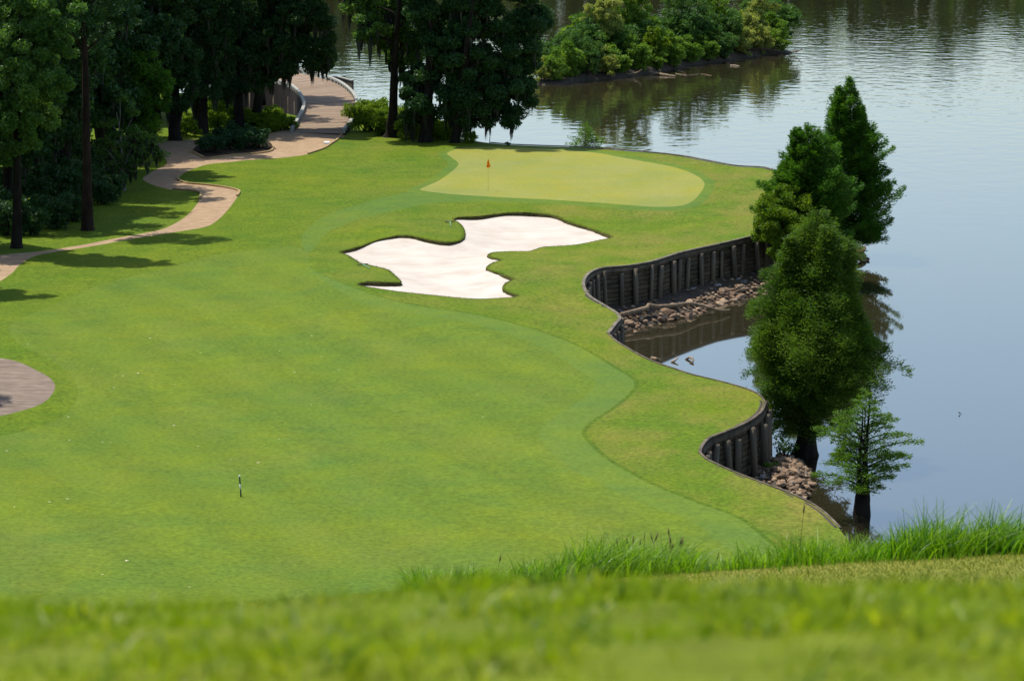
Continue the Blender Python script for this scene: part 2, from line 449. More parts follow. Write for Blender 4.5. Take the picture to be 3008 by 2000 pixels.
collar_px = [(1285,446),(1305,436),(1350,429),(1451,428.5),(1536,430),(1621,434),(1710,439),(1785,448),(1850,461),(1910,474),(1985,489),(2050,511),(2095,540),(2094,565),(2060,597),(2015,612),(1955,617),(1880,617),(1700,607),(1578,602),(1440,602),(1310,606),(1180,622),(1060,650),(960,690),(905,740),(890,690),(960,640),(1080,600),(1190,573),(1205,560),(1230,543),(1268,523),(1300,501),(1316,485),(1314,474),(1297,461)]
fairway_px = [(2260,1600),(2168,1531),(2041,1486),(1913,1435),(1786,1365),(1716,1301),(1709,1276),(1748,1237),(1811,1186),(1862,1135),(1856,1110),(1811,1084),(1697,1020),(1569,976),(1403,938),(1225,912),(1084,880),(970,836),(912,791),(905,753),(900,735),(850,720),(760,730),(640,745),(500,775),(360,810),(240,850),(120,910),(30,960),(60,1020),(150,1060),(215,1110),(225,1160),(180,1215),(80,1260),(-60,1290),(-400,1330),(-500,1760),(2400,1760),(2340,1660)]
path_px = [(1010,385),(990,408),(974,419),(951,433),(906,446),(829,457),(700,472),(677,475),(612,480),(566,492),(536,507),(522,520),(528,532),(551,542),(597,547),(651,555),(689,564),(703,572),(693,595),(666,626),(631,654),(605,666),(555,676),(459,690),(344,704),(230,722),(153,736),(96,751),(57,774),(31,798),(-30,830),(-150,860),(-170,800),(-60,752),(0,748),(38,744),(115,735),(230,714),(344,695),(421,685),(478,674),(524,652),(559,626),(585,595),(589,576),(566,568),(509,561),(459,547),(425,530),(421,519),(459,492),(490,476),(478,455),(440,440),(430,428),(480,422),(560,414),(650,407),(780,398),(857,380)]
bed_px = [(777,412),(803,428),(797,438),(764,446),(689,455),(612,465),(589,459),(566,448),(574,434),(600,424),(680,414)]
pad_px = [(0,1057),(51,1066),(102,1087),(143,1107),(162,1130),(148,1158),(117,1181),(61,1202),(0,1220),(-120,1240),(-300,1230),(-300,1060),(-120,1050)]
OUT = {}
for k, px, st in (('bunker', bunker_px, .3), ('green', green_px, .5), ('collar', collar_px, .6), ('fairway', fairway_px, .8), ('path', path_px, .5), ('bed', bed_px, .4), ('pad', pad_px, .5)):
    OUT[k] = catmull([W(*p)[:2] for p in px], st, True)

def inset(pts, d):
    t = np.roll(pts, -2, 0) - np.roll(pts, 2, 0); t /= np.linalg.norm(t, axis=1)[:, None] + 1e-9
    ar = np.sum(pts[:, 0] * np.roll(pts[:, 1], -1) - np.roll(pts[:, 0], -1) * pts[:, 1])
    n_ = np.stack([-t[:, 1], t[:, 0]], 1) * (1 if ar > 0 else -1)
    return pts + n_ * d
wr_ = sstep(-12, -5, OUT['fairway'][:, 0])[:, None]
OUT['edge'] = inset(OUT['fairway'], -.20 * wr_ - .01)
OUT['inner'] = inset(OUT['fairway'], 1.7 * sstep(-12, -5, OUT['fairway'][:, 0])[:, None] + .02)
# ------------------------------------------------------------------ the ground, one triangulated sheet cut along the mown edges
def build_ground():
    verts = []; edges = []
    def loop(pts, closed=True):
        b = len(verts); n = len(pts)
        verts.extend([Vector((float(p[0]), float(p[1]))) for p in pts])
        for i in range(n if closed else n - 1): edges.append((b + i, b + (i + 1) % n))
    loop(land)
    for k in OUT: loop(OUT[k])
    gx, gy = [], []
    s = 1.5
    for i, y in enumerate(np.arange(86, 300, s)):
        for x in np.arange(-52, 24, s):
            gx.append(x + (i % 2) * s * .5 + random.uniform(-.2, .2)); gy.append(y + random.uniform(-.2, .2))
    for y in np.arange(90, 340, 9):
        for x in np.arange(-318, -54, 9): gx.append(x); gy.append(y)
    gx, gy = np.array(gx), np.array(gy)
    ok = in_poly(gx, gy, land)
    bx = np.concatenate([OUT['bunker']])
    gx, gy = gx[ok], gy[ok]
    verts.extend([Vector((float(a), float(b))) for a, b in zip(gx, gy)])
    # finer points inside the bunker
    v, e, f, _, _, _ = delaunay_2d_cdt(verts, edges, [], 0, 1e-4)
    V = np.array([(p.x, p.y) for p in v]); Fc = np.array([t for t in f if len(t) == 3])
    cen = V[Fc].mean(axis=1)
    X, Y = cen[:, 0], cen[:, 1]
    inside = in_poly(X, Y, land)
    reg = np.full(len(Fc), 'ground', dtype=object)
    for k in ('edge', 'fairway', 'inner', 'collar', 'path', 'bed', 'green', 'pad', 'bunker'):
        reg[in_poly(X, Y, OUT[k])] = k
    Z = hgt(V[:, 0], V[:, 1])
    # bunker floor
    bo = OUT['bunker']; tan = np.roll(bo, -1, 0) - np.roll(bo, 1, 0); tan /= np.linalg.norm(tan, axis=1)[:, None] + 1e-9
    area = np.sum(bo[:, 0] * np.roll(bo[:, 1], -1) - np.roll(bo[:, 0], -1) * bo[:, 1])
    nrm = np.stack([tan[:, 1], -tan[:, 0]], 1) * (1 if area > 0 else -1)      # outward
    drop = .06 + .17 * np.clip(nrm[:, 1] + .15, 0, 1)
    drop = drop * np.array([.85 + 1.1 * noise.noise(Vector((float(q[0]) * .55, float(q[1]) * .3, 2))) for q in bo])
    drop = np.clip(drop, .04, .4)
    drop = sum(np.roll(drop, k) for k in range(-3, 4)) / 7
    names = {'ground': ('rough', 'ground'), 'fairway': ('fairway_border', 'fairway_border'), 'inner': ('fairway', 'fairway'), 'edge': ('edge', 'rough_edge_shade'), 'collar': ('collar', 'green_collar'), 'path': ('path', 'cart_path'), 'bed': ('mulch', 'planting_bed'), 'green': ('green', 'putting_green'), 'pad': ('pad', 'paved_path'), 'bunker': ('sand', 'bunker_sand')}
    for k, (mt, nm) in names.items():
        sel = Fc[(reg == k) & inside]
        used, inv = np.unique(sel, return_inverse=True)
        z = Z[used].copy()
        if k == 'bunker':
            d = np.linalg.norm(V[used][:, None, :] - bo[None], axis=2); j = d.argmin(1); d = d.min(1)
            e_ = np.exp(-d / 1.2)
            z = z - drop[j] * e_ - .33 * (1 - e_)
        if k == 'green': pass
        T = inv.reshape(-1, 3)
        pv = np.column_stack([V[used], z])
        # consistent winding upward
        a, b, c = pv[T[:, 0]], pv[T[:, 1]], pv[T[:, 2]]
        cr = (b - a)[:, 0] * (c - a)[:, 1] - (b - a)[:, 1] * (c - a)[:, 0]
        T[cr < 0] = T[cr < 0][:, ::-1]
        mb = MB(); mb.add(pv, None, T)
        o = mb.build(nm, M[mt]); tag(o, kind='structure')
    # bunker lip: cut turf edge of bare soil around the sand
    mb = MB(); n = len(bo)
    zt = hgt(bo[:, 0], bo[:, 1]); jit = RNG.uniform(-.05, .05, n)
    top = np.column_stack([bo - nrm * .03, zt + .015])
    mid = np.column_stack([bo - nrm * (.02 + jit[:, None]), zt - drop * .5])
    low = np.column_stack([bo - nrm * (.06 + np.abs(jit)[:, None] * 1.5), zt - drop - .05])
    back = np.column_stack([bo + nrm * .05, zt - .03])
    V3 = np.concatenate([back, top, mid, low]); Q = []
    for r in range(3):
        for i in range(n):
            j = (i + 1) % n; Q.append((r * n + i, r * n + j, (r + 1) * n + j, (r + 1) * n + i))
    mb.add(V3, Q); o = mb.build('bunker_lip', M['soil']); tag(o, kind='structure')
    # ragged grass hanging over the lip
    base = []; 
    for i in range(n):
        far = .5 + .8 * max(0, nrm[i, 1])
        for _ in range(int(26 * far)):
            t = random.random(); p = bo[i] * (1 - t) + bo[(i + 1) % n] * t
            q = p + nrm[i] * random.uniform(-.04, .16)
            base.append((q[0], q[1], float(zt[i]) - .01, -nrm[i, 0], -nrm[i, 1]))
    base = np.array(base)
    o = blades(base[:, :3], RNG.uniform(.05, .13, len(base)), RNG.uniform(.012, .022, len(base)), lean=base[:, 3:5] * .5).build('lip_grass', M['blade_lip'])
    tag(o, 'fringe of uncut grass hanging over the sand bunker edge', 'grass', kind='stuff')

def blades(base, length, width, lean=None, seg=2, spread=.5):
    """grass blades as tapering, bending strips"""
    n = len(base); az = RNG.uniform(0, 2 * math.pi, n)
    wx, wy = np.cos(az), np.sin(az)
    lv = RNG.normal(0, spread, (n, 2)) if lean is None else lean + RNG.normal(0, spread, (n, 2))
    V = []
    for k in range(seg + 1):
        t = k / seg
        c = base + np.column_stack([lv[:, 0] * length * t ** 1.8, lv[:, 1] * length * t ** 1.8, length * (t - .22 * t ** 3 * np.linalg.norm(lv, axis=1))])
        w = width * (1 - .85 * t) * .5
        V.append(c + np.column_stack([wx * w, wy * w, 0 * w])); V.append(c - np.column_stack([wx * w, wy * w, 0 * w]))
    V = np.stack(V, 1)             # n, 2(seg+1), 3
    m = 2 * (seg + 1)
    off = np.arange(n)[:, None, None] * m
    q = np.array([(2 * k, 2 * k + 1, 2 * k + 3, 2 * k + 2) for k in range(seg)])
    mb = MB(); mb.add(V.reshape(-1, 3), (off + q[None]).reshape(-1, 4))
    return mb

build_ground()

# hill under the photographer
def build_hill():
    ys = np.concatenate([np.arange(-60, 0, 6), np.arange(0, 7, .15), np.arange(7, 30, .5), np.arange(30, 84.1, 2)])
    if ys[-1] < 84: ys = np.append(ys, 84)
    xs = np.concatenate([np.arange(-320, -20, 15), np.arange(-20, 20, .5), np.arange(20, 201, 15)])
    X, Y = np.meshgrid(xs, ys); Z = hgt(X, Y)
    V = np.column_stack([X.ravel(), Y.ravel(), Z.ravel()]); nx = len(xs)
    i, j = np.meshgrid(np.arange(len(ys) - 1), np.arange(nx - 1), indexing='ij')
    a = (i * nx + j).ravel()
    mb = MB(); mb.add(V, np.column_stack([a, a + 1, a + nx + 1, a + nx]))
    tag(mb.build('hill', M['hillturf']), kind='structure')
build_hill()

# lake; unseen far slope, raised to shut sky gaps out of its reflection
mb = MB(); mb.add([(-3000, 60, WATER), (3000, 60, WATER), (3000, 4000, WATER), (-3000, 4000, WATER)], [(0, 1, 2, 3)])
tag(mb.build('lake_water', M['water']), kind='structure')
mb = MB()
xs = np.linspace(-1500, 1500, 80)
prof = [(0, -3.4), (8, -1.5), (22, 9), (200, 14), (900, 16)]
V = [(x, (590 + 30 * math.sin(x * .013) + 15 * math.sin(x * .05)) + d, z) for x in xs for d, z in prof]
Q = [(i * 5 + k, (i + 1) * 5 + k, (i + 1) * 5 + k + 1, i * 5 + k + 1) for i in range(79) for k in range(4)]
mb.add(V, Q); tag(mb.build('unseen_far_shore', M['forest_floor']), kind='structure')

# earth bank where the shore has no wall
mb = MB(); path = []
bt = np.gradient(BANK, axis=0); bt /= np.linalg.norm(bt, axis=1)[:, None]
for (x, y), (tx, ty) in zip(BANK, bt):
    path.append((x, y, float(hgt(x, y)), ty, -tx))
rows = [(0, 0), (1.2, -.5), (2.6, -1.8), (4.5, -3.6)]
V = [(x + nx * o, y + ny * o, z + dz + random.uniform(-.1, .1) * (o > 0)) for (x, y, z, nx, ny) in path for o, dz in rows]
Q = [(i * 4 + k, i * 4 + k + 1, (i + 1) * 4 + k + 1, (i + 1) * 4 + k) for i in range(len(path) - 1) for k in range(3)]
mb.add(V, Q); tag(mb.build('bank', M['forest_floor']), kind='structure')

# ------------------------------------------------------------------ timber retaining walls
def edge_path(pts, dz=0.0):
    t = np.gradient(pts, axis=0); t /= np.linalg.norm(t, axis=1)[:, None]
    return [(x, y, float(hgt(x, y)) + dz, ty, -tx) for (x, y), (tx, ty) in zip(pts, t)]

def retaining_wall(key, label, post_gap=1.0, cap_gap=False, capw=(-.05, .12), capm='wood_cap'):
    pts = SEG[key]
    mid = pts[len(pts) // 2]
    org = (float(mid[0]), float(mid[1]), WATER)
    root = thing('retaining_wall', org, label, 'retaining wall', 'timber retaining walls round the shore')
    pa = edge_path(pts)
    # horizontal boards, each row set at its own depth
    mb = MB(); z = -.03
    while z > -3.5:
        hgt_b = random.uniform(.20, .27)
        i = 0
        while i < len(pa) - 1:
            j = min(len(pa) - 1, i + random.randint(5, 8))
            o = random.uniform(0, .02)
            mb.sweep(pa[i:j + 1], [(-.04 + o, z), (.07 + o, z), (.07 + o, z - hgt_b + .012), (-.04 + o, z - hgt_b + .012)])
            i = j
        z -= hgt_b
    mb.build('board_panel', M['wood_board'], root, org)
    mb = MB()
    mb.sweep(pa, [(-.05, .0), (-.05, -3.6), (-.16, -3.6), (-.16, 0)])
    mb.build('backing', M['mud'], root, org)
    # cap and waler
    mb = MB()
    cz = .09 if cap_gap else .035
    i = 0
    while i < len(pa) - 1:
        j = min(len(pa) - 1, i + random.randint(6, 9))
        d = random.uniform(-.012, .012)
        mb.sweep([(x, y, z + d, nx, ny) for (x, y, z, nx, ny) in pa[i:j + 1]], [(capw[0], cz), (capw[1], cz), (capw[1], cz - .07), (capw[0], cz - .07)])
        i = j
    mb.build('cap', M[capm], root, org, smooth=False)
    mb = MB(); mb.sweep(pa, [(.09, -.10), (.15, -.10), (.15, -.28), (.09, -.28)])
    mb.build('waler', M['wood_dark'], root, org, smooth=False)
    # posts
    pm = MB(); pm.tube([(0, 0, -.42), (.01, .02, -1.5), (0, .05, -3.8)], [.125, .14, .155], 10, rough=.06)
    me = pm.mesh('post'); me.materials.append(M['wood_dark'])
    acc = 0; last = None; gap_ = post_gap
    for k in range(len(pts)):
        if last is not None: acc += np.linalg.norm(pts[k] - last)
        last = pts[k]
        if acc >= gap_ or k == 0:
            acc = 0; gap_ = post_gap * random.uniform(.75, 1.3)
            x, y, z, nx, ny = pa[k]
            o = bpy.data.objects.new('post', me); COL.objects.link(o); o.parent = root
            off = random.uniform(.21, .26)
            o.location = (x + nx * off - org[0], y + ny * off - org[1], z - org[2] + random.uniform(-.04, .28))
            o.rotation_euler = (random.uniform(-.05, .05), random.uniform(-.05, .05), random.uniform(0, 6.2))
            q_ = random.uniform(.75, 1.2); o.scale = (q_, q_, 1)
    return root
retaining_wall('A', 'low timber edging along the nearest turf edge beside the rock pile', capw=(0, .09), capm='wood_dark')
retaining_wall('B', 'short dark timber wall curving round the near rock pile and cypress trunk', capw=(-.03, .10), capm='wood_dark')
retaining_wall('C', 'timber edging on the near side of the small bay, seen from behind', capw=(0, .09), capm='wood_dark')
retaining_wall('D', 'tall dark timber wall with posts curving round the back of the small bay')
retaining_wall('E', 'timber wall along the far edge behind the putting green', cap_gap=True)

# ------------------------------------------------------------------ kerbs
def kerb(px, label, w=.16, hgt_=.11, closed=False):
    pts = catmull([W(*p)[:2] for p in px], .4, closed)
    if closed: pts = np.concatenate([pts, pts[:1]])
    pa = edge_path(pts)
    mb = MB(); mb.sweep(pa, [(-w / 2, -.05), (-w / 2, hgt_), (w / 2, hgt_), (w / 2, -.05)])
    o = mb.build('kerb', M['curb'], smooth=False)
    tag(o, label, 'kerb', 'kerbs along the cart path')
kerb([(536,507),(522,520),(528,532),(551,542),(597,547),(651,555),(689,564),(703,572),(697,586)], 'pale concrete kerb round the sharp right bend of the cart path')
kerb([(509,560),(566,567),(590,575),(587,592)], 'short concrete kerb at the inside of the cart path bend')
kerb([(803,428),(797,438),(764,446),(689,455),(612,465),(589,459),(566,448)], 'concrete kerb around the dark shrub bed')
kerb([(1012,383),(990,408),(974,419),(951,433),(906,446)], 'thin kerb where the cart path leaves the bridge')

# ------------------------------------------------------------------ foliage machinery
def rand_unit(n):
    v = RNG.normal(size=(n, 3)); return v / (np.linalg.norm(v, axis=1)[:, None] + 1e-9)

def leaf_quads(mb, C, size, aspect=.5, axis=None, droop=0.0):
    """one rhombus per leaf at C; axis = preferred direction (n,3)"""
    n = len(C)
    d = rand_unit(n)
    if axis is not None: d = d * .7 + axis; d /= np.linalg.norm(d, axis=1)[:, None] + 1e-9
    d[:, 2] -= droop; d /= np.linalg.norm(d, axis=1)[:, None] + 1e-9
    s = np.cross(d, rand_unit(n)); s /= np.linalg.norm(s, axis=1)[:, None] + 1e-9
    L = (np.broadcast_to(size, (n,)) * RNG.uniform(.6, 1.3, n))[:, None]
    V = np.stack([C - d * L * .5, C + s * L * aspect * .5, C + d * L * .5, C - s * L * aspect * .5], 1)
    mb.add(V.reshape(-1, 3), np.arange(4 * n).reshape(-1, 4))

def clump_crown(clumps, leaves, puff_r=.55, leaf=.22, aspect=.55, flat=.75, dens=1.0):
    """crown from ellipsoid boughs; returns leaf mesh builder and the puff centres"""
    mb = MB(); puffs = []
    area = np.array([(c[3] * c[4] + c[3] * c[5] + c[4] * c[5]) for c in clumps]); area = area / area.sum()
    for c, a in zip(clumps, area):
        nl = int(leaves * a); pr = puff_r
        npf = max(4, int(1.1 * dens * (c[3] * c[4] + c[3] * c[5] + c[4] * c[5]) / pr ** 2 * .9))
        u = rand_unit(npf); r = RNG.uniform(.35, 1.0, npf) ** .5 * RNG.uniform(.85, 1.12, npf)
        pc = np.array(c[:3]) + u * r[:, None] * np.array(c[3:6])
        puffs.append(pc)
        idx = RNG.integers(0, npf, nl)
        prr = RNG.uniform(.6, 1.25, npf) * pr
        off = rand_unit(nl) * (RNG.uniform(0, 1, nl) ** .45)[:, None] * prr[idx][:, None]
        off[:, 2] *= flat
        out = u[idx] * .4
        leaf_quads(mb, pc[idx] + off, leaf, aspect, axis=out)
    return mb, np.concatenate(puffs)

def moss_mesh(puffs, n, lmin, lmax, wid=.10, ribs=9):
    mb = MB(); low = puffs[np.argsort(puffs[:, 2])]
    k = (RNG.uniform(0, 1, n) ** 1.7 * len(low) * .75).astype(int)
    for c in low[k]:
        L = random.uniform(lmin, lmax) * random.choice([.5, .8, 1, 1.1]); rr = random.uniform(.10, .28)
        nb = random.randint(max(3, ribs - 3), ribs + 2)
        a = RNG.uniform(0, 6.28, nb); rad = rr * RNG.uniform(.2, 1, nb)
        top = c + np.column_stack([np.cos(a) * rad, np.sin(a) * rad, RNG.uniform(-.1, .25, nb)])
        l = L * (1 - .55 * rad / rr) * RNG.uniform(.7, 1.1, nb)
        b = RNG.uniform(0, 6.28, nb); wx = np.cos(b) * wid * .5; wy = np.sin(b) * wid * .5
        z0 = np.zeros(nb); w = np.column_stack([wx, wy, z0])
        mid = top + np.column_stack([-np.cos(a) * rad * .4 + RNG.normal(0, .03, nb), -np.sin(a) * rad * .4, -l * .5])
        bot = top + np.column_stack([-np.cos(a) * rad * .8 + RNG.normal(0, .05, nb), -np.sin(a) * rad * .8, -l])
        V = np.stack([top - w, top + w, mid + w * 1.2, mid - w * 1.2, bot + w * .1, bot - w * .1], 1).reshape(-1, 3)
        o = np.arange(nb)[:, None, None] * 6
        mb.add(V, (o + np.array([[(0, 1, 2, 3), (3, 2, 4, 5)]])).reshape(-1, 4))
    return mb

def limb(mb, a, b, r0, r1, bend=.12, n=6, sides=6):
    a, b = np.asarray(a, float), np.asarray(b, float); L = np.linalg.norm(b - a)
    t = np.linspace(0, 1, n)[:, None]
    off = RNG.normal(0, bend * L, 3); off[2] = abs(off[2]) * .8
    pts = a + (b - a) * t + np.sin(t * math.pi) * off
    mb.tube(pts, np.linspace(r0, r1, n), sides, cap=False, rough=.08)

def px_clumps(spec, Y0):
    out = []
    for c in spec:
        px, py, rx, ry = c[:4]; dY = c[4] if len(c) > 4 else 0
        s = sc_at(Y0 + dY); x, y, z = P(px, py, Y0 + dY)
        out.append((x, y, z, rx / s, (rx + ry) / 2 / s, ry / s))
    return out

def big_tree(name, label, base, spec, trunk_r, leaves, mat, group, bark='bark', top=None, leaf=.23, puff=.75, moss=0, moss_len=(.6, 2.2), limbs=True, flare=1.5, aspect=.55, cat='tree', dens=1.0):
    """tree with trunk and limbs, crown of leaf boughs and hanging moss"""
    bx, by, bz = base
    root = thing(name, base, label, cat, group)
    cl = px_clumps(spec, by)
    zt = max(c[2] for c in cl); 
    tp = top if top else (np.mean([c[0] for c in cl]) * .4 + bx * .6, by, zt)
    mb = MB(); n = 12
    t = np.linspace(0, 1, n)[:, None]
    wob = np.column_stack([np.sin(t[:, 0] * 5 + bx) * .12, np.cos(t[:, 0] * 4 + by) * .12, 0 * t[:, 0]]) * t
    pts = np.array([bx, by, bz - .25]) + (np.array(tp) - [bx, by, bz - .25]) * t + wob
    rad = trunk_r * (1 - .72 * t[:, 0]); rad[0] *= flare * 1.15; rad[1] = rad[1] * (1 + (flare - 1) * .25)
    # closely spaced rings near the ground for the root flare
    fl = [pts[0], pts[0] + (pts[1] - pts[0]) * .25, pts[0] + (pts[1] - pts[0]) * .55]
    fr = [trunk_r * flare * 1.25, trunk_r * (1 + (flare - 1) * .55), trunk_r * (1 + (flare - 1) * .2)]
    pts = np.concatenate([fl, pts[1:]]); rad = np.concatenate([fr, rad[1:]])
    mb.tube(pts, rad, 12, cap=False, rough=.09)
    if limbs:
        for c in cl:
            zz = min(max(c[2] - random.uniform(.8, 2.5), bz + 1.2), zt - .4)
            f = (zz - bz) / max(.1, tp[2] - bz)
            st = np.array([bx, by, bz]) + (np.array(tp) - [bx, by, bz]) * f
            limb(mb, st, c[:3], trunk_r * (.42 - .25 * f), .03)
    mb.build('trunk', M[bark], root, base)
    cm, pf = clump_crown(cl, leaves, puff, leaf, aspect, dens=dens)
    cm.build('crown', M[mat], root, base, smooth=False)
    if moss:
        moss_mesh(pf, moss, *moss_len).build('spanish_moss', M['moss'], root, base, smooth=False)
    return root

def cypress(name, label, base, height, profile, n_br, leaves_per, mat, group, axis_dx=0.0, trunk_r=.2, flare=2.4, leaf=.2, lobes=.22, start=.1, tilt=.25, droop=.25, twin=False, trunk_tone='bark', puff=.28, minr=.15, aspect=.34, lump=.55, leaders=(), vj=.11):
    """conifer-like bald cypress: flared trunk, whorls of feathery boughs following a radius profile"""
    root = thing(name, base, label, 'tree', group)
    mb = MB(); n = 10
    t = np.linspace(0, 1, n)
    def trunk(dx, h, r):
        pts = np.column_stack([axis_dx * t + dx * np.clip(t * 6, 0, 1) + .04 * np.sin(t * 9), .05 * np.cos(t * 7), -.5 + (h + .5) * t])
        rad = r * (1 - .93 * t) + r * (flare - 1) * np.exp(-t * height / .8)
        q = np.linspace(0, 1, 30)
        pp = np.column_stack([np.interp(q, t, pts[:, k]) for k in range(3)])
        rr = r * (1 - .93 * q) + r * (flare - 1) * np.exp(-(q * (h + .5)) / .75)
        mb.tube(pp, rr, 14, cap=False, rough=.05)
    if twin: trunk(-.13, height * .86, trunk_r * .75); trunk(.13, height, trunk_r * .8)
    else: trunk(0, height, trunk_r)
    cm = MB()
    ph = RNG.uniform(0, 6.28, 6)
    pz = np.array([p[0] for p in profile]); pr = np.array([p[1] for p in profile])
    wts = np.interp(np.linspace(start, .99, 200), pz, pr) + .25; cdf = np.cumsum(wts); cdf /= cdf[-1]
    jobs = []
    for i in range(n_br):
        f = float(np.interp((i + RNG.uniform()) / n_br, cdf, np.linspace(start, .99, 200)))
        jobs.append((f, float(np.interp(f, pz, pr)), 0.0, 0.0, 1.0))
    for (dx, dy, z0f, z1f, r0, nb) in leaders:         # side leaders: smaller spires of their own
        for i in range(nb):
            t_ = ((i + RNG.uniform()) / nb) ** .9
            jobs.append((z0f + (z1f - z0f) * t_, r0 * (1 - t_) ** .75 + .08, dx * min(1, .4 + t_ * 1.5), dy * min(1, .4 + t_ * 1.5), 1.5))
        h0, h1 = z0f * height, z1f * height
        mb.tube([(axis_dx * z0f, 0, h0), (axis_dx * z0f + dx * .8, dy * .8, h0 + (h1 - h0) * .3), (axis_dx * z1f + dx, dy, h1)], [.07, .05, .012], 6, cap=False)
    for i, (f, R, ox, oy, up) in enumerate(jobs):
        az = i * 2.39996 + RNG.normal(0, .35)
        R *= 1 + lobes * (math.sin(2 * az + ph[0] + f * 7) + .8 * math.sin(3 * az + ph[1] - f * 11)) + RNG.normal(0, .14)
        q_ = Vector((math.cos(az) * 1.1 + ph[2], math.sin(az) * 1.1 + ph[3], f * height * .38 + ph[4]))
        nz = noise.noise(q_) + .5 * noise.noise(q_ * 2.3)
        R *= 1 + lump * nz
        if nz < -.42 and lump > .5 and RNG.uniform() < .7: continue
        R = max(minr, R)
        z0 = f * height
        m = 9; s = np.linspace(0, 1, m)
        rise = tilt * R * (1 if f > .15 else .4) * up
        px = math.cos(az) * R * s + axis_dx * f + ox; py = math.sin(az) * R * s + oy
        pz_ = z0 - rise * .3 + rise * s - droop * R * s ** 2.5
        pts = np.column_stack([px, py, pz_])
        if R > .4: mb.tube(pts[:8], np.linspace(.012 + .014 * R, .005, 8), 4, cap=False)
        k = max(6, int(leaves_per * (.35 + R / max(pr))))
        u = RNG.uniform(.2, 1.06, k) ** .75
        c = np.column_stack([np.interp(u, s, pts[:, q]) for q in range(3)])
        side = np.array([-math.sin(az), math.cos(az), 0])
        spread = (1.1 - np.minimum(u, 1.05)) * .24 * R + puff * .42
        c = c + side * (RNG.normal(0, 1, k) * spread)[:, None] + RNG.normal(0, 1, (k, 3)) * np.array([.07, .07, vj]) * (.6 + puff)
        c[:, 2] += RNG.normal(0, puff * .26 * vj / .11, k)
        ax = np.tile(np.array([math.cos(az), math.sin(az), .25 * up]), (k, 1)) * 1.5 + side * RNG.normal(0, .75, k)[:, None]
        leaf_quads(cm, c, leaf, aspect, axis=ax)
    mb.build('trunk', M[trunk_tone], root)
    cm.build('crown', M[mat], root, smooth=False)
    return root

def bush(name, label, base, rx, rz, leaves, mat, group, leaf=.2, puff=.35, lobes=5, stems=True, cat='shrub', ry=None):
    root = thing(name, base, label, cat, group)
    ry = ry or rx
    cl = [(0, 0, rz * .5, rx * .7, ry * .7, rz * .5)]
    for k in range(lobes):
        a = k * 2.4 + random.uniform(-.4, .4); r = random.uniform(.35, .75)
        cl.append((math.cos(a) * rx * r, math.sin(a) * ry * r, rz * random.uniform(.3, .8), rx * random.uniform(.25, .5), ry * random.uniform(.25, .5), rz * random.uniform(.2, .34)))
    cm, pf = clump_crown(cl, leaves, puff, leaf, .5)
    if stems:
        mb = MB()
        for c in cl: limb(mb, (c[0] * .25, c[1] * .25, -.2), c[:3], .05 + .01 * rz, .012, .08, 5, 5)
        mb.build('stem', M['bark'], root)
    cm.build('foliage', M[mat], root, smooth=False)
    return root

# ------------------------------------------------------------------ cypresses on the right shore
gC = 'bald cypresses on the right shore'
b = W(2363, 1338, WATER)
cypress('cypress_tree', 'large feathery cypress with swollen dark trunk beside the near timber wall', b, 11.0,
        [(.10, .7), (.16, 1.6), (.24, 2.35), (.33, 2.55), (.42, 2.75), (.53, 2.55), (.66, 2.0), (.76, 1.55), (.84, 1.15), (.91, .75), (.96, .45), (1, .05)],
        420, 330, 'cyp_soft', gC, axis_dx=.42, trunk_r=.36, flare=2.6, leaf=.165, lobes=.10, start=.10, tilt=.6, droop=.45, puff=.30, aspect=.24, lump=.9,
        leaders=[(-1.15, -.3, .55, .88, 1.15, 70), (1.2, .1, .45, .84, 1.25, 70), (.35, -.9, .6, .93, 1.0, 60), (-.2, .9, .55, .90, 1.0, 50), (-2.0, -.6, .30, .54, 1.25, 70), (1.95, -.2, .30, .58, 1.25, 70), (1.2, .5, .16, .34, 1.3, 40)])
b = W(2528, 1512, WATER)
cypress('cypress_tree', 'small sparse cypress with twin stems standing in the water', b, 5.25,
        [(.17, .9), (.24, 1.45), (.33, 1.75), (.45, 1.7), (.58, 1.45), (.70, 1.1), (.80, .8), (.90, .45), (1, .05)],
        104, 170, 'cyp_light', gC, axis_dx=.12, trunk_r=.19, flare=3.2, leaf=.13, lobes=.16, start=.17, tilt=.55, droop=.25, twin=True, puff=.14, aspect=.30, lump=.75, vj=.07)
b = (W(2500, 738, WATER + .4))
cypress('cypress_tree', 'tallest dark cypress with pointed top behind the others', b, 11.2,
        [(.05, 2.0), (.10, 2.5), (.17, 2.45), (.28, 2.05), (.40, 1.95), (.52, 1.8), (.63, 1.45), (.74, 1.1), (.84, .75), (.92, .42), (1, .04)],
        330, 290, 'cyp', gC, axis_dx=-.3, trunk_r=.26, flare=1.8, leaf=.19, lobes=.10, start=.05, tilt=.75, droop=.05, puff=.20, aspect=.27, lump=.38,
        leaders=[(-.75, -.3, .6, .93, .85, 50), (.7, .2, .5, .82, .95, 50), (.8, -.2, .25, .55, 1.0, 50)])
b = G(2362, 662)
cypress('cypress_tree', 'mid height dark cypress with blunt top left of the tallest one', (b[0] - .1, b[1] - 4, -1.6), 8.2,
        [(.0, 1.6), (.15, 2.1), (.35, 2.1), (.55, 1.85), (.70, 1.5), (.82, 1.05), (.90, .65), (.96, .4), (1, .05)],
        230, 290, 'cyp', gC, axis_dx=0, trunk_r=.22, flare=1.6, leaf=.19, lobes=.12, start=.05, tilt=.8, droop=.05, puff=.20, aspect=.27, lump=.5,
        leaders=[(-.85, -.2, .5, .96, 1.0, 60), (-1.5, -.3, .3, .72, 1.1, 60), (1.1, -.3, .3, .74, 1.0, 60), (.3, -.8, .5, .90, .9, 50)])
b = G(2300, 700)
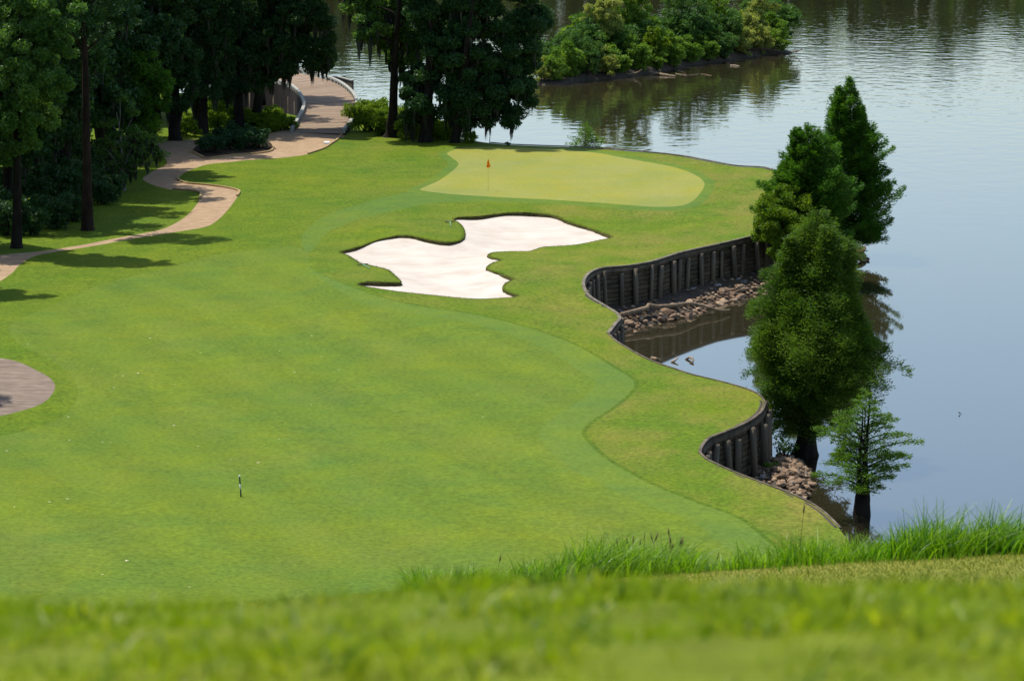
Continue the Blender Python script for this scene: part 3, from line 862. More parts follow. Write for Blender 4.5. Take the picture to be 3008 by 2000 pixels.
bt_ = big_tree('broadleaf_tree', 'round yellow green tree at the end of the bay wall', (b[0], b[1], -1.0),
         [(2305, 585, 55, 40), (2260, 610, 40, 40, -1), (2345, 620, 45, 40), (2290, 650, 65, 45, -1.5), (2350, 680, 50, 45, -1), (2250, 670, 40, 40), (2290, 715, 60, 40, -1)],
         .12, 26000, 'yellowgreen', None, leaf=.16, puff=.42)
b = W(1722, 452, WATER)
b = (b[0], 243, WATER)
x_, y_, z_ = P(1720, 360, 243)
cypress('cypress_tree', 'little cypress sapling showing above the wall behind the green', (x_, 243, WATER), z_ - WATER,
        [(.1, .9), (.3, 1.25), (.55, 1.2), (.75, .75), (.9, .4), (1, .03)], 90, 40, 'cyp_light', gC, trunk_r=.07, flare=1.6, leaf=.17, lobes=.15, start=.15, tilt=.35, droop=.1, puff=.2)

# ------------------------------------------------------------------ mossy trees across the back
gO = 'moss hung trees along the back of the hole'
big_tree('mossy_tree', 'moss hung tree with flared trunk nearest the bridge on its right', G(1152, 402),
         [(1050, 15, 50, 45, -1), (1120, 30, 70, 50), (1195, 25, 70, 50, 1), (1085, 85, 55, 40, -2), (1150, 95, 45, 40), (1205, 110, 45, 55), (1175, 170, 30, 40, 1), (1215, 200, 35, 45, -1), (1100, -60, 110, 60), (1190, -90, 100, 70)],
         .42, 64000, 'oak', gO, moss=420, moss_len=(.9, 3.4), flare=2.2, top=P(1172, -60, 234), puff=.6)
big_tree('mossy_tree', 'middle trunk of the moss hung clump behind the green', G(1250, 417),
         [(1275, 30, 85, 70), (1260, 120, 60, 60, 1), (1310, 140, 60, 60, -1), (1225, 230, 36, 60, 1), (1235, 320, 40, 45, 0), (1300, 230, 55, 60), (1205, 300, 26, 45, -1), (1280, -60, 110, 70), (1200, 355, 22, 26, 0)],
         .48, 70000, 'oak_dark', gO, moss=620, moss_len=(.8, 2.4), flare=1.5, top=P(1270, -60, 232))
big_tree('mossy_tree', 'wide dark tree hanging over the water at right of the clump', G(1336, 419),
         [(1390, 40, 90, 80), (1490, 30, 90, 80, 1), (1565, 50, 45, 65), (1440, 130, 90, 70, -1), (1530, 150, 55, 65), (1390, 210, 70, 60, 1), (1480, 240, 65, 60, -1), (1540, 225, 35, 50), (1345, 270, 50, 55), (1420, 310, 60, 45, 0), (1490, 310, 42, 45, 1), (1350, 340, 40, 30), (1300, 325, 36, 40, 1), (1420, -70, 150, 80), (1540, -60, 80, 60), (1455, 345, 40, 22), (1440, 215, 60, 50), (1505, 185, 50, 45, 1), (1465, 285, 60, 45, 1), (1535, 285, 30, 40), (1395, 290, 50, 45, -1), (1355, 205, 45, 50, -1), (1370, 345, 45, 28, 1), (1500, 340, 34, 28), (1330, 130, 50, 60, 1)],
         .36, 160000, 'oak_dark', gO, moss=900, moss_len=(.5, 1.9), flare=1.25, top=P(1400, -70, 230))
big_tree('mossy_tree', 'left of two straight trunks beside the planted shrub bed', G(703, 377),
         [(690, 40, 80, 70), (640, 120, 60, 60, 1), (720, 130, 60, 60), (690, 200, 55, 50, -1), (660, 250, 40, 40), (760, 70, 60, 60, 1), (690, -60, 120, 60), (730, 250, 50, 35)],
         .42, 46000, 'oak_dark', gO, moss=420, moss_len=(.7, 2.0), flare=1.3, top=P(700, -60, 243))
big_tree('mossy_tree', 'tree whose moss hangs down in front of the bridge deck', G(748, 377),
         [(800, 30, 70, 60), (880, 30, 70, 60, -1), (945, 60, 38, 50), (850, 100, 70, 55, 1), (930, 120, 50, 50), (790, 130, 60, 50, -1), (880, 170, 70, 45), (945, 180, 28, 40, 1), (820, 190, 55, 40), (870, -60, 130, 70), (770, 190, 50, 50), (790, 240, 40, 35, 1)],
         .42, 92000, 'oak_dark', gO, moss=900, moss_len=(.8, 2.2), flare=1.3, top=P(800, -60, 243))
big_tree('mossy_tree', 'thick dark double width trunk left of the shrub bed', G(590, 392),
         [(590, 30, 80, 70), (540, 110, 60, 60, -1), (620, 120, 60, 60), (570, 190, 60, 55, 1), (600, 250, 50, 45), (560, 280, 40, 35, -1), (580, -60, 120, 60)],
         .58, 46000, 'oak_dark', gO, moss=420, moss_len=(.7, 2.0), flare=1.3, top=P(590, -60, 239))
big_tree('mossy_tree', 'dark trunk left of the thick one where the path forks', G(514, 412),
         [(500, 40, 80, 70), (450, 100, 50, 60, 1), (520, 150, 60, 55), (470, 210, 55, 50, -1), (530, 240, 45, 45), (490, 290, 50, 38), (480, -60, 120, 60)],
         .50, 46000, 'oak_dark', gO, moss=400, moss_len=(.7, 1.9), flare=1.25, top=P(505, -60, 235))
gL = 'broadleaf trees of the left wood'
big_tree('broadleaf_tree', 'leafy sunlit tree filling the upper left corner', G(48, 728),
         [(40, 30, 110, 60), (140, 50, 90, 60, -1), (50, 140, 110, 65, -1.5), (160, 150, 60, 55), (60, 240, 90, 60, -2), (150, 255, 65, 50, -1), (40, 340, 70, 55, -1.5), (110, 340, 60, 45), (20, 430, 45, 50), (75, 410, 40, 40, -1), (-60, 200, 90, 130), (60, -70, 150, 60)],
         .30, 95000, 'oak', gL, leaf=.175, puff=.5, top=P(60, -80, 174), flare=1.3)
big_tree('pine_tree', 'tall straight reddish trunk standing at the edge of the mown grass', G(258, 676),
         [(250, 20, 70, 55), (310, 60, 50, 40, 1), (210, 90, 40, 40, -1), (260, -80, 130, 70), (330, -40, 90, 60), (180, -30, 80, 60), (290, 120, 32, 30, 1)],
         .33, 13000, 'oak_dark', gL, bark='bark_red', top=P(240, -160, 183), flare=1.35, leaf=.2)
big_tree('broadleaf_tree', 'rounded sunlit tree behind the straight trunk', G(395, 500),
         [(345, 185, 45, 38), (415, 190, 50, 38, -1), (390, 160, 40, 25), (465, 215, 32, 32), (335, 240, 50, 40, 1), (420, 245, 55, 45), (470, 265, 35, 35), (370, 300, 50, 40, 1), (440, 310, 50, 40), (400, 360, 60, 40)],
         .2, 20000, 'cyp', gL, leaf=.2, puff=.45, flare=1.2)
r_ = big_tree('bare_limbed_tree', 'small scraggly tree with bare grey limbs beside the path', G(366, 560),
         [(352, 295, 18, 16), (392, 320, 22, 18), (315, 360, 26, 20), (400, 390, 30, 20), (440, 410, 34, 20), (340, 410, 34, 24), (300, 430, 30, 22), (390, 440, 40, 22), (450, 450, 36, 18), (330, 470, 40, 24), (410, 480, 36, 20), (480, 455, 20, 12), (310, 500, 34, 22), (370, 510, 34, 20)],
         .13, 7500, 'oak', gL, bark='bark_grey', leaf=.18, puff=.32, moss=150, moss_len=(.4, 1.0), flare=1.2, top=P(345, 330, 203))
# dark wood behind, standing on the ground behind the path and further back
gW = 'dark trees of the wood behind'
wood = [(20, 640, 1.0), (120, 600, 1.0), (200, 560, 1.1), (300, 500, 1.0), (150, 520, 1.1), (40, 540, 1.2), (-60, 620, 1.1), (-80, 500, 1.2), (410, 430, 1.0), (330, 410, 1.1), (230, 440, 1.15), (110, 440, 1.2), (0, 420, 1.2), (640, 340, 1.0), (450, 350, 1.1), (350, 340, 1.2), (240, 350, 1.25), (560, 300, 1.2), (680, 290, 1.15), (760, 300, 1.0), (120, 340, 1.3), (20, 330, 1.3)]
protos = []
def wood_proto(seed):
    global RNG
    base = (0, 0, 0)
    root = thing('dark_tree', base, 'dark broadleaf tree in the deep shade of the wood behind', 'tree', gW)
    cl = []
    for k in range(13):
        a = k * 2.4 + seed; z = 4.2 + k * 1.05; r = 2.6 * math.sin(min(1, (k + 2) / 10) * 2.2)
        cl.append((math.cos(a) * r, math.sin(a) * r, z, random.uniform(1.6, 2.4), random.uniform(1.6, 2.4), random.uniform(1.1, 1.7)))
    mb = MB(); t = np.linspace(0, 1, 10)
    mb.tube(np.column_stack([.2 * np.sin(t * 4 + seed), .2 * np.cos(t * 3), -.3 + 17 * t]), .32 * (1 - .8 * t) + .15 * np.exp(-t * 20), 10, rough=.1)
    for c in cl: limb(mb, (0, 0, max(1.5, c[2] - 1.5)), c[:3], .1, .03)
    mb.build('trunk', M['bark'], root)
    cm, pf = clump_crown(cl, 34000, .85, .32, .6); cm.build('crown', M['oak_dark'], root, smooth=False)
    moss_mesh(pf, 170, .7, 2.2).build('spanish_moss', M['moss'], root, smooth=False)
    return root
protos = [wood_proto(s) for s in (0.3, 1.9, 4.0)]
for i, (px, py, s) in enumerate(wood):
    p = G(px, py)
    r = protos[i] if i < 3 else dup(protos[i % 3], p)
    r.location = (p[0], p[1], p[2]); r.rotation_euler = (0, 0, random.uniform(0, 6.28)); r.scale = (s, s, s * random.uniform(.95, 1.1))

# trees just outside the frame on the left, whose shadows fall across the fairway
for (x, y, s) in [(-33.5, 176, .85), (-38, 170, .9), (-31.5, 160.5, .70), (-36, 155, .8), (-26.8, 130.5, .55), (-30.5, 128, .7), (-42, 182, 1.0)]:
    r = dup(protos[random.randint(0, 2)], (x, y, float(hgt(x, y))), random.uniform(0, 6), (s, s, s), 'dark tree just left of the fairway casting shade on it', 'trees left of the fairway')

# understory shrubs in the wood
gU = 'understory shrubs in the shade of the left wood'
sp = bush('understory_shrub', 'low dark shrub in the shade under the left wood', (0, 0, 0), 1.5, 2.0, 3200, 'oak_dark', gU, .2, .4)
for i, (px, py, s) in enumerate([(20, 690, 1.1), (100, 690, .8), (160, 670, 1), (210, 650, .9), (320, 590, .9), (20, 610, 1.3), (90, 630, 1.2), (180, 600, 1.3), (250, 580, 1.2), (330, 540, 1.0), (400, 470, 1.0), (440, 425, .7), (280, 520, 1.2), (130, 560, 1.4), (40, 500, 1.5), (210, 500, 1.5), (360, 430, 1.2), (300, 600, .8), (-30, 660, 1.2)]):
    p = G(px, py); r = sp if i == 0 else dup(sp, p)
    r.location = p; r.rotation_euler = (0, 0, i * 1.3); r.scale = (s, s, s)

# sunlit bushes on the bank, either side of the bridge
gB = 'sunlit bushes on the bank beside the bridge'
bb = bush('bank_bush', 'bright green bush on the bank right of the bridge', (0, 0, 0), 1.25, 1.5, 6000, 'bright', gB, .13, .3)
lst = [(1085, 385, 1.0, 0), (1105, 352, 1.25, -.6), (1130, 395, .9, 0), (1180, 385, 1.0, -.3), (1205, 408, .75, 0), (1225, 395, .9, -.3), (1295, 410, .8, -.2), (1310, 403, .9, -.4), (1380, 418, .55, -.2), (1065, 362, 1.1, -.3), (1160, 360, 1.2, -1), (1285, 390, 1.0, -.8)]
for i, (px, py, s, dz) in enumerate(lst):
    p = G(px, py); r = bb if i == 0 else dup(bb, p)
    r.location = (p[0], p[1], p[2] + dz); r.rotation_euler = (0, 0, i * 1.7); r.scale = (s * 1.25, s * 1.25, s * 1.3)
for i, (px, py, s) in enumerate([(790, 388, .8), (820, 383, .9), (848, 380, .7), (770, 378, 1.0), (640, 385, 1.1), (655, 372, 1.3), (665, 355, 1.3), (620, 360, 1.3), (545, 400, .9), (560, 385, 1.0), (800, 365, 1.0), (725, 370, 1.0)]):
    p = G(px, py); r = dup(bb, p, i * 1.1, (s * 1.1, s, s), 'yellow green bush lit between the trunks left of the bridge', 'sunlit bushes left of the bridge')

# dark shrubs in the kerbed bed
gS = 'shrubs in the kerbed planting bed'
labs = ['rounded dark shrub at the left end of the kerbed bed', 'dark shrub in the middle of the kerbed bed', 'dark shrub at the right end of the kerbed bed', 'dark shrub at the back of the kerbed bed']
for (px, py, rx, rz), lb in zip([(620, 448, 1.35, 1.35), (690, 440, 1.25, 1.5), (745, 434, 1.35, 1.65), (675, 424, 1.4, 1.6)], labs):
    bush('bed_shrub', lb, G(px, py), rx, rz, 4200, 'shrub', gS, .17, .3, 6)

# ------------------------------------------------------------------ island
isle_front = [W(*p, WATER)[:2] for p in [(1560,243),(1591,250),(1654,248),(1718,238),(1824,229),(1930,212),(2036,193),(2163,174),(2248,163),(2324,157)]]
isle_back = [(x + 1.5, y + random.uniform(14, 19)) for x, y in isle_front[::-1]][1:-1]
isl = catmull(isle_front + isle_back, 1.2, True)
mb = MB(); cx, cy = isl.mean(0); n = len(isl); V = []
for k, (sc_, z) in enumerate([(1.03, -3.5), (1.0, -2.9), (.93, -2.55), (.75, -2.2), (.4, -1.7), (.02, -1.5)]):
    for x, y in isl: V.append((cx + (x - cx) * sc_, cy + (y - cy) * sc_, z + random.uniform(-.08, .08)))
Q = [(r * n + i, r * n + (i + 1) % n, (r + 1) * n + (i + 1) % n, (r + 1) * n + i) for r in range(5) for i in range(n)]
mb.add(V, Q); tag(mb.build('island', M['mud']), kind='structure')
gI = 'shrubs crowding the island'
ib = [bush('island_shrub', 'green shrub among the low growth covering the island', (0, 0, 0), 2.4, 4.2, 6500, 'isle', gI, .30, .5),
      bush('island_shrub', 'darker shrub among the low growth covering the island', (0, 0, 0), 2.5, 4.5, 6500, 'isle_dark', gI + ', darker', .30, .5),
      bush('island_shrub', 'pale yellowish shrub among the low growth covering the island', (0, 0, 0), 2.3, 3.9, 5500, 'isle_pale', gI + ', paler', .30, .5)]
isp = []   # (px, waterline py, depth behind the front, kind, scale)
for (px, py) in [(1590,246),(1630,246),(1675,240),(1720,234),(1770,230),(1815,226),(1870,219),(1925,210),(1975,203),(2025,193),(2075,186),(2125,179),(2180,170),(2235,163),(2285,158)]:
    isp.append((px, py, .15, random.choice([0, 0, 0, 1, 2]), random.uniform(.62, .9)))
    isp.append((px + random.uniform(-15, 15), py, random.uniform(4, 6), random.choice([0, 0, 1, 1, 2]), random.uniform(.85, 1.15)))
    isp.append((px + random.uniform(-15, 15), py, random.uniform(8, 11), random.choice([0, 1, 1, 2]), random.uniform(.9, 1.3)))
seen = set()
for (px, py, d, k, s) in isp:
    x, y, z = W(px, py, WATER)
    if px < 1690 and d > 5: s *= .6
    first = k not in seen
    r = ib[k] if first else dup(ib[k], (x, y + d, 0))
    seen.add(k)
    r.location = (x, y + d, -2.75 + min(d, 6) * .09); r.rotation_euler = (0, 0, random.uniform(0, 6)); r.scale = (s * random.uniform(.9, 1.2), s, s * random.uniform(.85, 1.15))
gT = 'taller trees on the island'
def isle_tree(label, px, wy, d, spec, leaves, mat, tr=.12, leaf=.28, puff=.5):
    x, y, z = W(px, wy, WATER)
    big_tree('island_tree', label, (x, y + d, -2.4), spec, tr, leaves, mat, gT, leaf=leaf, puff=puff, flare=1.2)
isle_tree('pale tree standing over the left half of the island', 1775, 236, 9, [(1745, 30, 30, 26), (1790, 45, 32, 26), (1735, 65, 24, 20), (1800, 75, 30, 24), (1770, 95, 30, 25), (1790, 10, 30, 20)], 6500, 'isle_pale')
isle_tree('green tree cut off by the frame top left of the island centre', 1850, 228, 12, [(1830, 20, 40, 25), (1880, 20, 35, 30), (1860, -20, 60, 30), (1850, 60, 30, 25)], 6500, 'isle')
isle_tree('bright slender tree leaning out at the island waterline', 1922, 212, 1, [(1920, 100, 22, 20), (1905, 125, 22, 20), (1945, 130, 24, 22), (1920, 155, 24, 20), (1935, 180, 16, 14), (1900, 190, 18, 16)], 4200, 'bright', .07, .22, .35)
isle_tree('big dark crown at the middle of the island', 2010, 196, 7, [(1990, 40, 40, 35), (2040, 30, 45, 35), (2010, 85, 50, 35), (2060, 80, 40, 35), (1975, 90, 30, 30), (2040, 125, 50, 35), (2000, -20, 60, 30)], 9000, 'isle_dark', .16)
isle_tree('green tree right of the dark island crown', 2110, 182, 8, [(2095, 40, 35, 30), (2140, 50, 35, 30), (2110, 85, 45, 30), (2150, 95, 30, 25), (2100, -10, 50, 30)], 7000, 'isle')
isle_tree('thin pale tree with flat top at the right of the island', 2240, 164, 6, [(2225, 12, 32, 12), (2265, 20, 28, 12), (2210, 30, 22, 9), (2245, -8, 30, 12)], 2600, 'isle_pale', .08, .24, .35)

def stick(name, label, cat, pts, rad, mat, group=None, sides=7, twigs=0):
    pts = np.asarray(pts, float); org = tuple(pts[0])
    mb = MB(); mb.tube(catmull(list(pts), .25, False) if len(pts) > 2 else pts, rad if not hasattr(rad, '__len__') else np.interp(np.linspace(0, 1, len(catmull(list(pts), .25, False)) if len(pts) > 2 else 2), np.linspace(0, 1, len(rad)), rad), sides, rough=.12)
    for _ in range(twigs):
        k = random.randint(0, len(pts) - 1); p = pts[k]
        q = p + np.array([random.uniform(-1, 1), random.uniform(-.6, .6), random.uniform(.2, .8)]) * .8
        mb.tube([p, (p + q) / 2 + .05, q], [.035, .025, .01], 5)
    o = mb.build(name, M[mat], None, org); tag(o, label, cat, group); return o
gD = 'driftwood along the island shore'
stick('driftwood_log', 'dark driftwood log at the island waterline below the slender tree', 'driftwood', [W(1835,220,-2.8), W(1870,215,-2.6), W(1885,205,-2.2)], [.14, .12, .05], 'drift', gD, twigs=3)
stick('driftwood_log', 'thick dark log lying in the water right of the slender tree', 'driftwood', [W(1905,212,-2.7), W(1940,219,-2.9), W(1985,225,-2.95)], [.12, .16, .08], 'drift', gD, twigs=2)
stick('driftwood_branch', 'long thin branch floating off the island', 'driftwood', [W(1985,217,-2.98), W(2020,221,-2.98), W(2060,218,-2.96), W(2092,223,-2.98)], [.05, .05, .03, .02], 'drift', gD, twigs=1)
stick('driftwood_branch', 'short pale branch floating right of the island middle', 'driftwood', [W(2145,193,-2.95), W(2160,193,-2.93), W(2172,195,-2.95)], [.07, .06, .03], 'drift_pale', gD)
stick('driftwood_branch', 'twiggy dead branch at the right tip of the island', 'driftwood', [W(2318,156,-2.8), W(2340,152,-2.6), W(2352,148,-2.3)], [.1, .07, .03], 'drift', gD, twigs=5)

# far wood: only its reflection darkens the far water
mb = MB()
cl = []
for x in np.arange(-420, 420, 9):
    y = 600 + 30 * math.sin(x * .013) + 15 * math.sin(x * .05)
    h_ = 16 + 2.5 * math.sin(x * .11) + random.uniform(-2.5, 2.5)
    for k in range(3): cl.append((x + random.uniform(-4, 4), y + random.uniform(0, 8), h_ * (.25 + .28 * k), 8.0, 6.0, h_ * .26))
for x in np.arange(-75, -12, 4):
    h_ = 11 + random.uniform(-2, 2)
    for k in range(3): cl.append((x, 478 + random.uniform(0, 6) - (x + 45) * .3, -2 + h_ * (.25 + .28 * k), 3.4, 3.0, h_ * .24))
cm, _ = clump_crown(cl, 150000, 1.8, 2.2, .8)
tag(cm.build('far_wood', M['oak'], smooth=False), 'far wood across the lake, seen only as dark reflection', 'wood', kind='stuff')

# ------------------------------------------------------------------ bridge
def build_bridge():
    R = [(1010,383),(1026,364),(1038,343),(1046,325),(1048,306),(1045,289),(1034,270),(1013,251),(990,237),(958,225),(905,211),(840,200),(760,192)]
    L = [(857,380),(874,352),(884,333),(891,318),(893,302),(888,289),(879,272),(864,257),(848,247),(812,237),(765,229),(700,222),(620,216)]
    zd = .28
    def zz(i): return 0.03 + .25 * min(1, i / 3)
    Rw = catmull([np.array(W(p[0], p[1] + 9, zz(i))) for i, p in enumerate(R)], .2, False)
    Lw = catmull([np.array(W(p[0], p[1] + 9, zz(i))) for i, p in enumerate(L)], .2, False)
    def resample(a, n):
        s = np.concatenate([[0], np.cumsum(np.linalg.norm(np.diff(a, axis=0), axis=1))]); q = np.linspace(0, s[-1], n)
        return np.column_stack([np.interp(q, s, a[:, k]) for k in range(3)])
    n = 300
    Rw, Lw = resample(Rw, n), resample(Lw, n)
    org = (float((Rw[0] + Lw[0])[0] / 2), float((Rw[0] + Lw[0])[1] / 2), 0)
    root = thing('timber_bridge', org, 'curving timber cart bridge with pale low rails over the water', 'bridge')
    mb = MB()
    for i in range(n - 1):
        a, b_, c, d = Lw[i], Rw[i], Rw[i + 1], Lw[i + 1]
        g = .06; a2 = a + (d - a) * g; b2 = b_ + (c - b_) * g
        j = random.uniform(-.006, .006)
        top = [a2, b2, c, d]; V = [(p[0], p[1], p[2] + j) for p in top] + [(p[0], p[1], p[2] - .06) for p in top]
        mb.add(V, [(0, 1, 2, 3), (0, 4, 5, 1), (2, 6, 7, 3), (0, 3, 7, 4), (1, 5, 6, 2)])
    mb.build('deck', M['deck'], root, org, smooth=False)
    for side, E_ in ((1, Rw), (-1, Lw)):
        t = np.gradient(E_, axis=0); t /= np.linalg.norm(t, axis=1)[:, None]
        pa = [(p[0], p[1], p[2], q[1] * side, -q[0] * side) for p, q in zip(E_, t)][::3]
        mb = MB(); mb.sweep(pa, [(-.13, .24), (-.13, .38), (.13, .38), (.13, .24)])
        mb.build('rail', M['rail'], root, org, smooth=False)
        mb = MB(); mb.box((0, 0, 0), .22, .55, .24); bme = mb.mesh('rail_block', False); bme.materials.append(M['rail'])
        for p, q in list(zip(E_, t))[::8]:
            o = bpy.data.objects.new('rail_block', bme); COL.objects.link(o); o.parent = root
            o.location = (p[0] - org[0], p[1] - org[1], p[2] + .12); o.rotation_euler = (0, 0, math.atan2(q[1], q[0]) - math.pi / 2)
        mb = MB(); mb.sweep(pa, [(-.1, -.07), (.12, -.07), (.12, -.62 if side > 0 else -3.5), (-.1, -.62 if side > 0 else -3.5)])
        mb.build('beam_and_shade_sheet', M['bark'], root, org, smooth=False)  # left side reaches down as a near-black sheet painted for the shade there
        k = 0
        for p in E_[60::26]:
            mb = MB(); mb.tube([(p[0], p[1], -.6), (p[0], p[1], -4.2)], [.16, .17], 9)
            mb.build('pile', M['wood_dark'], root, org)
    # wing wall beyond the right-hand rail
    tp = [P(962, 224, 290), P(992, 224, 287), P(1037, 236, 283)]
    pa = []
    for i, p in enumerate(tp):
        q = np.array(tp[min(i + 1, 2)]) - np.array(tp[max(i - 1, 0)]); q /= np.linalg.norm(q[:2])
        pa.append((p[0], p[1], p[2], q[1], -q[0]))
    mb = MB(); mb.sweep(pa, [(-.06, -.09), (.06, -.09), (.06, -4.6), (-.06, -4.6)]); mb.build('side_panel', M['wood_dark'], root, org, smooth=False)
    mb = MB(); mb.sweep(pa, [(-.13, .0), (.13, .0), (.13, -.085), (-.13, -.085)]); mb.build('panel_rail', M['rail'], root, org, smooth=False)
build_bridge()

# ------------------------------------------------------------------ rocks
def rock_mesh(seed, mat):
    bm = bmesh.new(); bmesh.ops.create_icosphere(bm, subdivisions=2, radius=1)
    o = Vector((seed * 3.1, seed * 1.7, seed))
    for v in bm.verts:
        n1 = noise.noise(v.co * 1.1 + o); n2 = noise.noise(v.co * 2.7 + o)
        v.co = v.co * (1 + .38 * n1 + .14 * n2)
        v.co.z *= .62; v.co.x *= 1.15
    me = bpy.data.meshes.new('rock'); bm.to_mesh(me); bm.free(); me.materials.append(M[mat]); return me
ROCKS = [rock_mesh(s, 'rock') for s in range(1, 7)]
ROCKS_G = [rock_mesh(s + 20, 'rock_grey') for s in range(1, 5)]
ROCKS_C = [rock_mesh(s + 40, 'clay') for s in range(1, 3)]
def put_rock(p, s, label, group, pool):
    o = bpy.data.objects.new('rock', random.choice(pool)); COL.objects.link(o)
    o.location = p; o.rotation_euler = (random.uniform(-.5, .5), random.uniform(-.5, .5), random.uniform(0, 6.28))
    o.scale = (s, s * random.uniform(.7, 1.1), s * random.uniform(.75, 1.1)); tag(o, label, 'rock', group)

# riprap along the foot of the bay wall: sloping bank of soil under the stones
Dp = SEG['D']; Dt = np.gradient(Dp, axis=0); Dt /= np.linalg.norm(Dt, axis=1)[:, None]
Dn = np.stack([Dt[:, 1], -Dt[:, 0]], 1)
def pxof(p):
    d = np.array([p[0], p[1], p[2] - H]); u = d[0]; f = d[1] * CP - d[2] * SP; v = -(d[1] * SP + d[2] * CP)
    return 1504 + F * u / f, 1000 + F * v / f
i0 = int(np.argmin([np.hypot(*(np.array(pxof((x, y, 0))) - (1730, 815))) for x, y in Dp]))
i1 = len(Dp) - 1
def bank_along(pts, nr, width, zt, zb, name, mat):
    rows = [(0.05, zt), (.35 * width, zt - .25 * (zt - zb)), (.75 * width, zt - .7 * (zt - zb)), (width, zb)]
    V = [(p[0] + n_[0] * o * random.uniform(.92, 1.08), p[1] + n_[1] * o * random.uniform(.92, 1.08), z + random.uniform(-.06, .06)) for p, n_ in zip(pts, nr) for o, z in rows]
    Q = [(i * 4 + k, i * 4 + k + 1, (i + 1) * 4 + k + 1, (i + 1) * 4 + k) for i in range(len(pts) - 1) for k in range(3)]
    mb = MB(); mb.add(V, Q); tag(mb.build(name, mat), kind='structure')
bank_along(Dp[i0:], Dn[i0:], 2.7, -2.1, -3.3, 'rock_bank', M['mud'])
RUB = {}
def rubble(key, p, s):
    me = random.choice(RUBBLE); co = me[0] * s * RNG.uniform(.7, 1.2, 3)
    a = random.uniform(0, 6.28); c_, s_ = math.cos(a), math.sin(a)
    co = np.column_stack([co[:, 0] * c_ - co[:, 1] * s_, co[:, 0] * s_ + co[:, 1] * c_, co[:, 2]]) + np.array(p)
    RUB.setdefault(key, MB()).add(co, None, me[1])
def np_mesh(me):
    return (np.array([v.co[:] for v in me.vertices]), np.array([p.vertices[:] for p in me.polygons]))
RUBBLE = [np_mesh(m) for m in ROCKS]
for k_ in range(900):
    i = random.randint(i0 + 1, i1); o = random.uniform(.3, 2.4) ; o = o if random.random() < .4 else random.uniform(1.3, 2.6)
    z = -2.1 - 1.05 * (o / 2.7) ** 1.1
    p = Dp[i] + Dn[i] * o
    s = random.choice([.09, .11, .13, .16, .19, .23, .28]) if k_ < 150 else random.choice([.05, .07, .09, .12])
    if k_ >= 150:
        rubble('bay', (p[0], p[1], z + s * .3), s); continue
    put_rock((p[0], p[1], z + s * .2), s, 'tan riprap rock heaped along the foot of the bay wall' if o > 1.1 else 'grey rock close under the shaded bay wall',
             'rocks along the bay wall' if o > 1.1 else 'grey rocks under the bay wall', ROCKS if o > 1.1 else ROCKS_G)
# point of land under the tall cypress
pt = np.array(W(2480, 735, WATER))
for _ in range(22):
    x, y, _z = W(random.uniform(2440, 2555), random.uniform(722, 775), WATER)
    x = x if random.random() < .8 else x - .5
    s = random.uniform(.12, .34)
    put_rock((x, y, WATER + random.uniform(-.05, .22)), s, 'rock on the little point beneath the tallest cypress', 'rocks beneath the tallest cypress', ROCKS if random.random() < .6 else ROCKS_C)
mb = MB(); c = np.array(W(2450, 745, WATER)); 
V = [tuple(c + np.array([0, 0, .35]))] + [tuple(c + np.array([math.cos(a) * 2.1, math.sin(a) * 4.0, -.25])) for a in np.linspace(0, 2 * math.pi, 16, endpoint=False)]
mb.add(V, None, [(0, k + 1, (k + 1) % 16 + 1) for k in range(16)]); tag(mb.build('point_bank', M['mud']), kind='structure')
# near pile inside the short wall
Bp = SEG['B']; Bt = np.gradient(Bp, axis=0); Bt /= np.linalg.norm(Bt, axis=1)[:, None]; Bn = np.stack([Bt[:, 1], -Bt[:, 0]], 1)
pile = [W(*p, -2.6)[:2] for p in [(2120,1400),(2180,1350),(2250,1320),(2300,1318),(2340,1330),(2375,1360),(2382,1400),(2368,1440),(2340,1475),(2280,1500),(2200,1480)]]
pl = catmull(pile, .4, True); pc = pl.mean(0)
mb = MB(); n = len(pl); V = []
for s_, z in ((1.12, -3.3), (.98, -2.95), (.7, -2.55), (.35, -2.3), (.02, -2.2)):
    for x, y in pl: V.append((pc[0] + (x - pc[0]) * s_, pc[1] + (y - pc[1]) * s_, z + random.uniform(-.05, .05)))
mb.add(V, [(r * n + i, r * n + (i + 1) % n, (r + 1) * n + (i + 1) % n, (r + 1) * n + i) for r in range(4) for i in range(n)])
tag(mb.build('rock_pile_bank', M['mud']), kind='structure')
for cnt in range(900):
    x0, y0 = pl[random.randint(0, n - 1)]; q = random.random() ** .5
    x, y = pc[0] + (x0 - pc[0]) * q, pc[1] + (y0 - pc[1]) * q
    z = float(np.interp(q, [.02, .35, .7, .98, 1.12], [-2.2, -2.3, -2.55, -2.95, -3.3]))
    if cnt >= 118:
        s = random.choice([.05, .07, .09, .11]); rubble('near', (x, y, z + s * .4), s); continue
    s = random.choice([.10, .12, .15, .18, .21])
    put_rock((x, y, z + s * .4), s, 'tan rock heaped in the near pile by the large cypress', 'rocks in the near pile', ROCKS if random.random() < .8 else ROCKS_G)
tag(RUB['bay'].build('rubble', M['rock'], smooth=False), 'small rubble filling between the rocks at the bay wall', 'rubble', kind='stuff')
tag(RUB['near'].build('rubble', M['rock'], smooth=False), 'small rubble filling between the rocks of the near pile', 'rubble', kind='stuff')
gwd = 'weeds growing among the near rocks'
for lb, px, py, s in (('leafy weed sprouting below the short timber wall', 2160, 1392, .5), ('leafy weed growing at the top of the near rock pile', 2300, 1335, .65), ('scrubby weed in the middle of the near rock pile', 2255, 1395, .5)):
    x, y, z = W(px, py, -2.5)
    r = bush('weed', lb, (x, y, -2.5), s, s * 1.3, 420, 'cyp_light', gwd, .12, .16, 4, cat='plant')

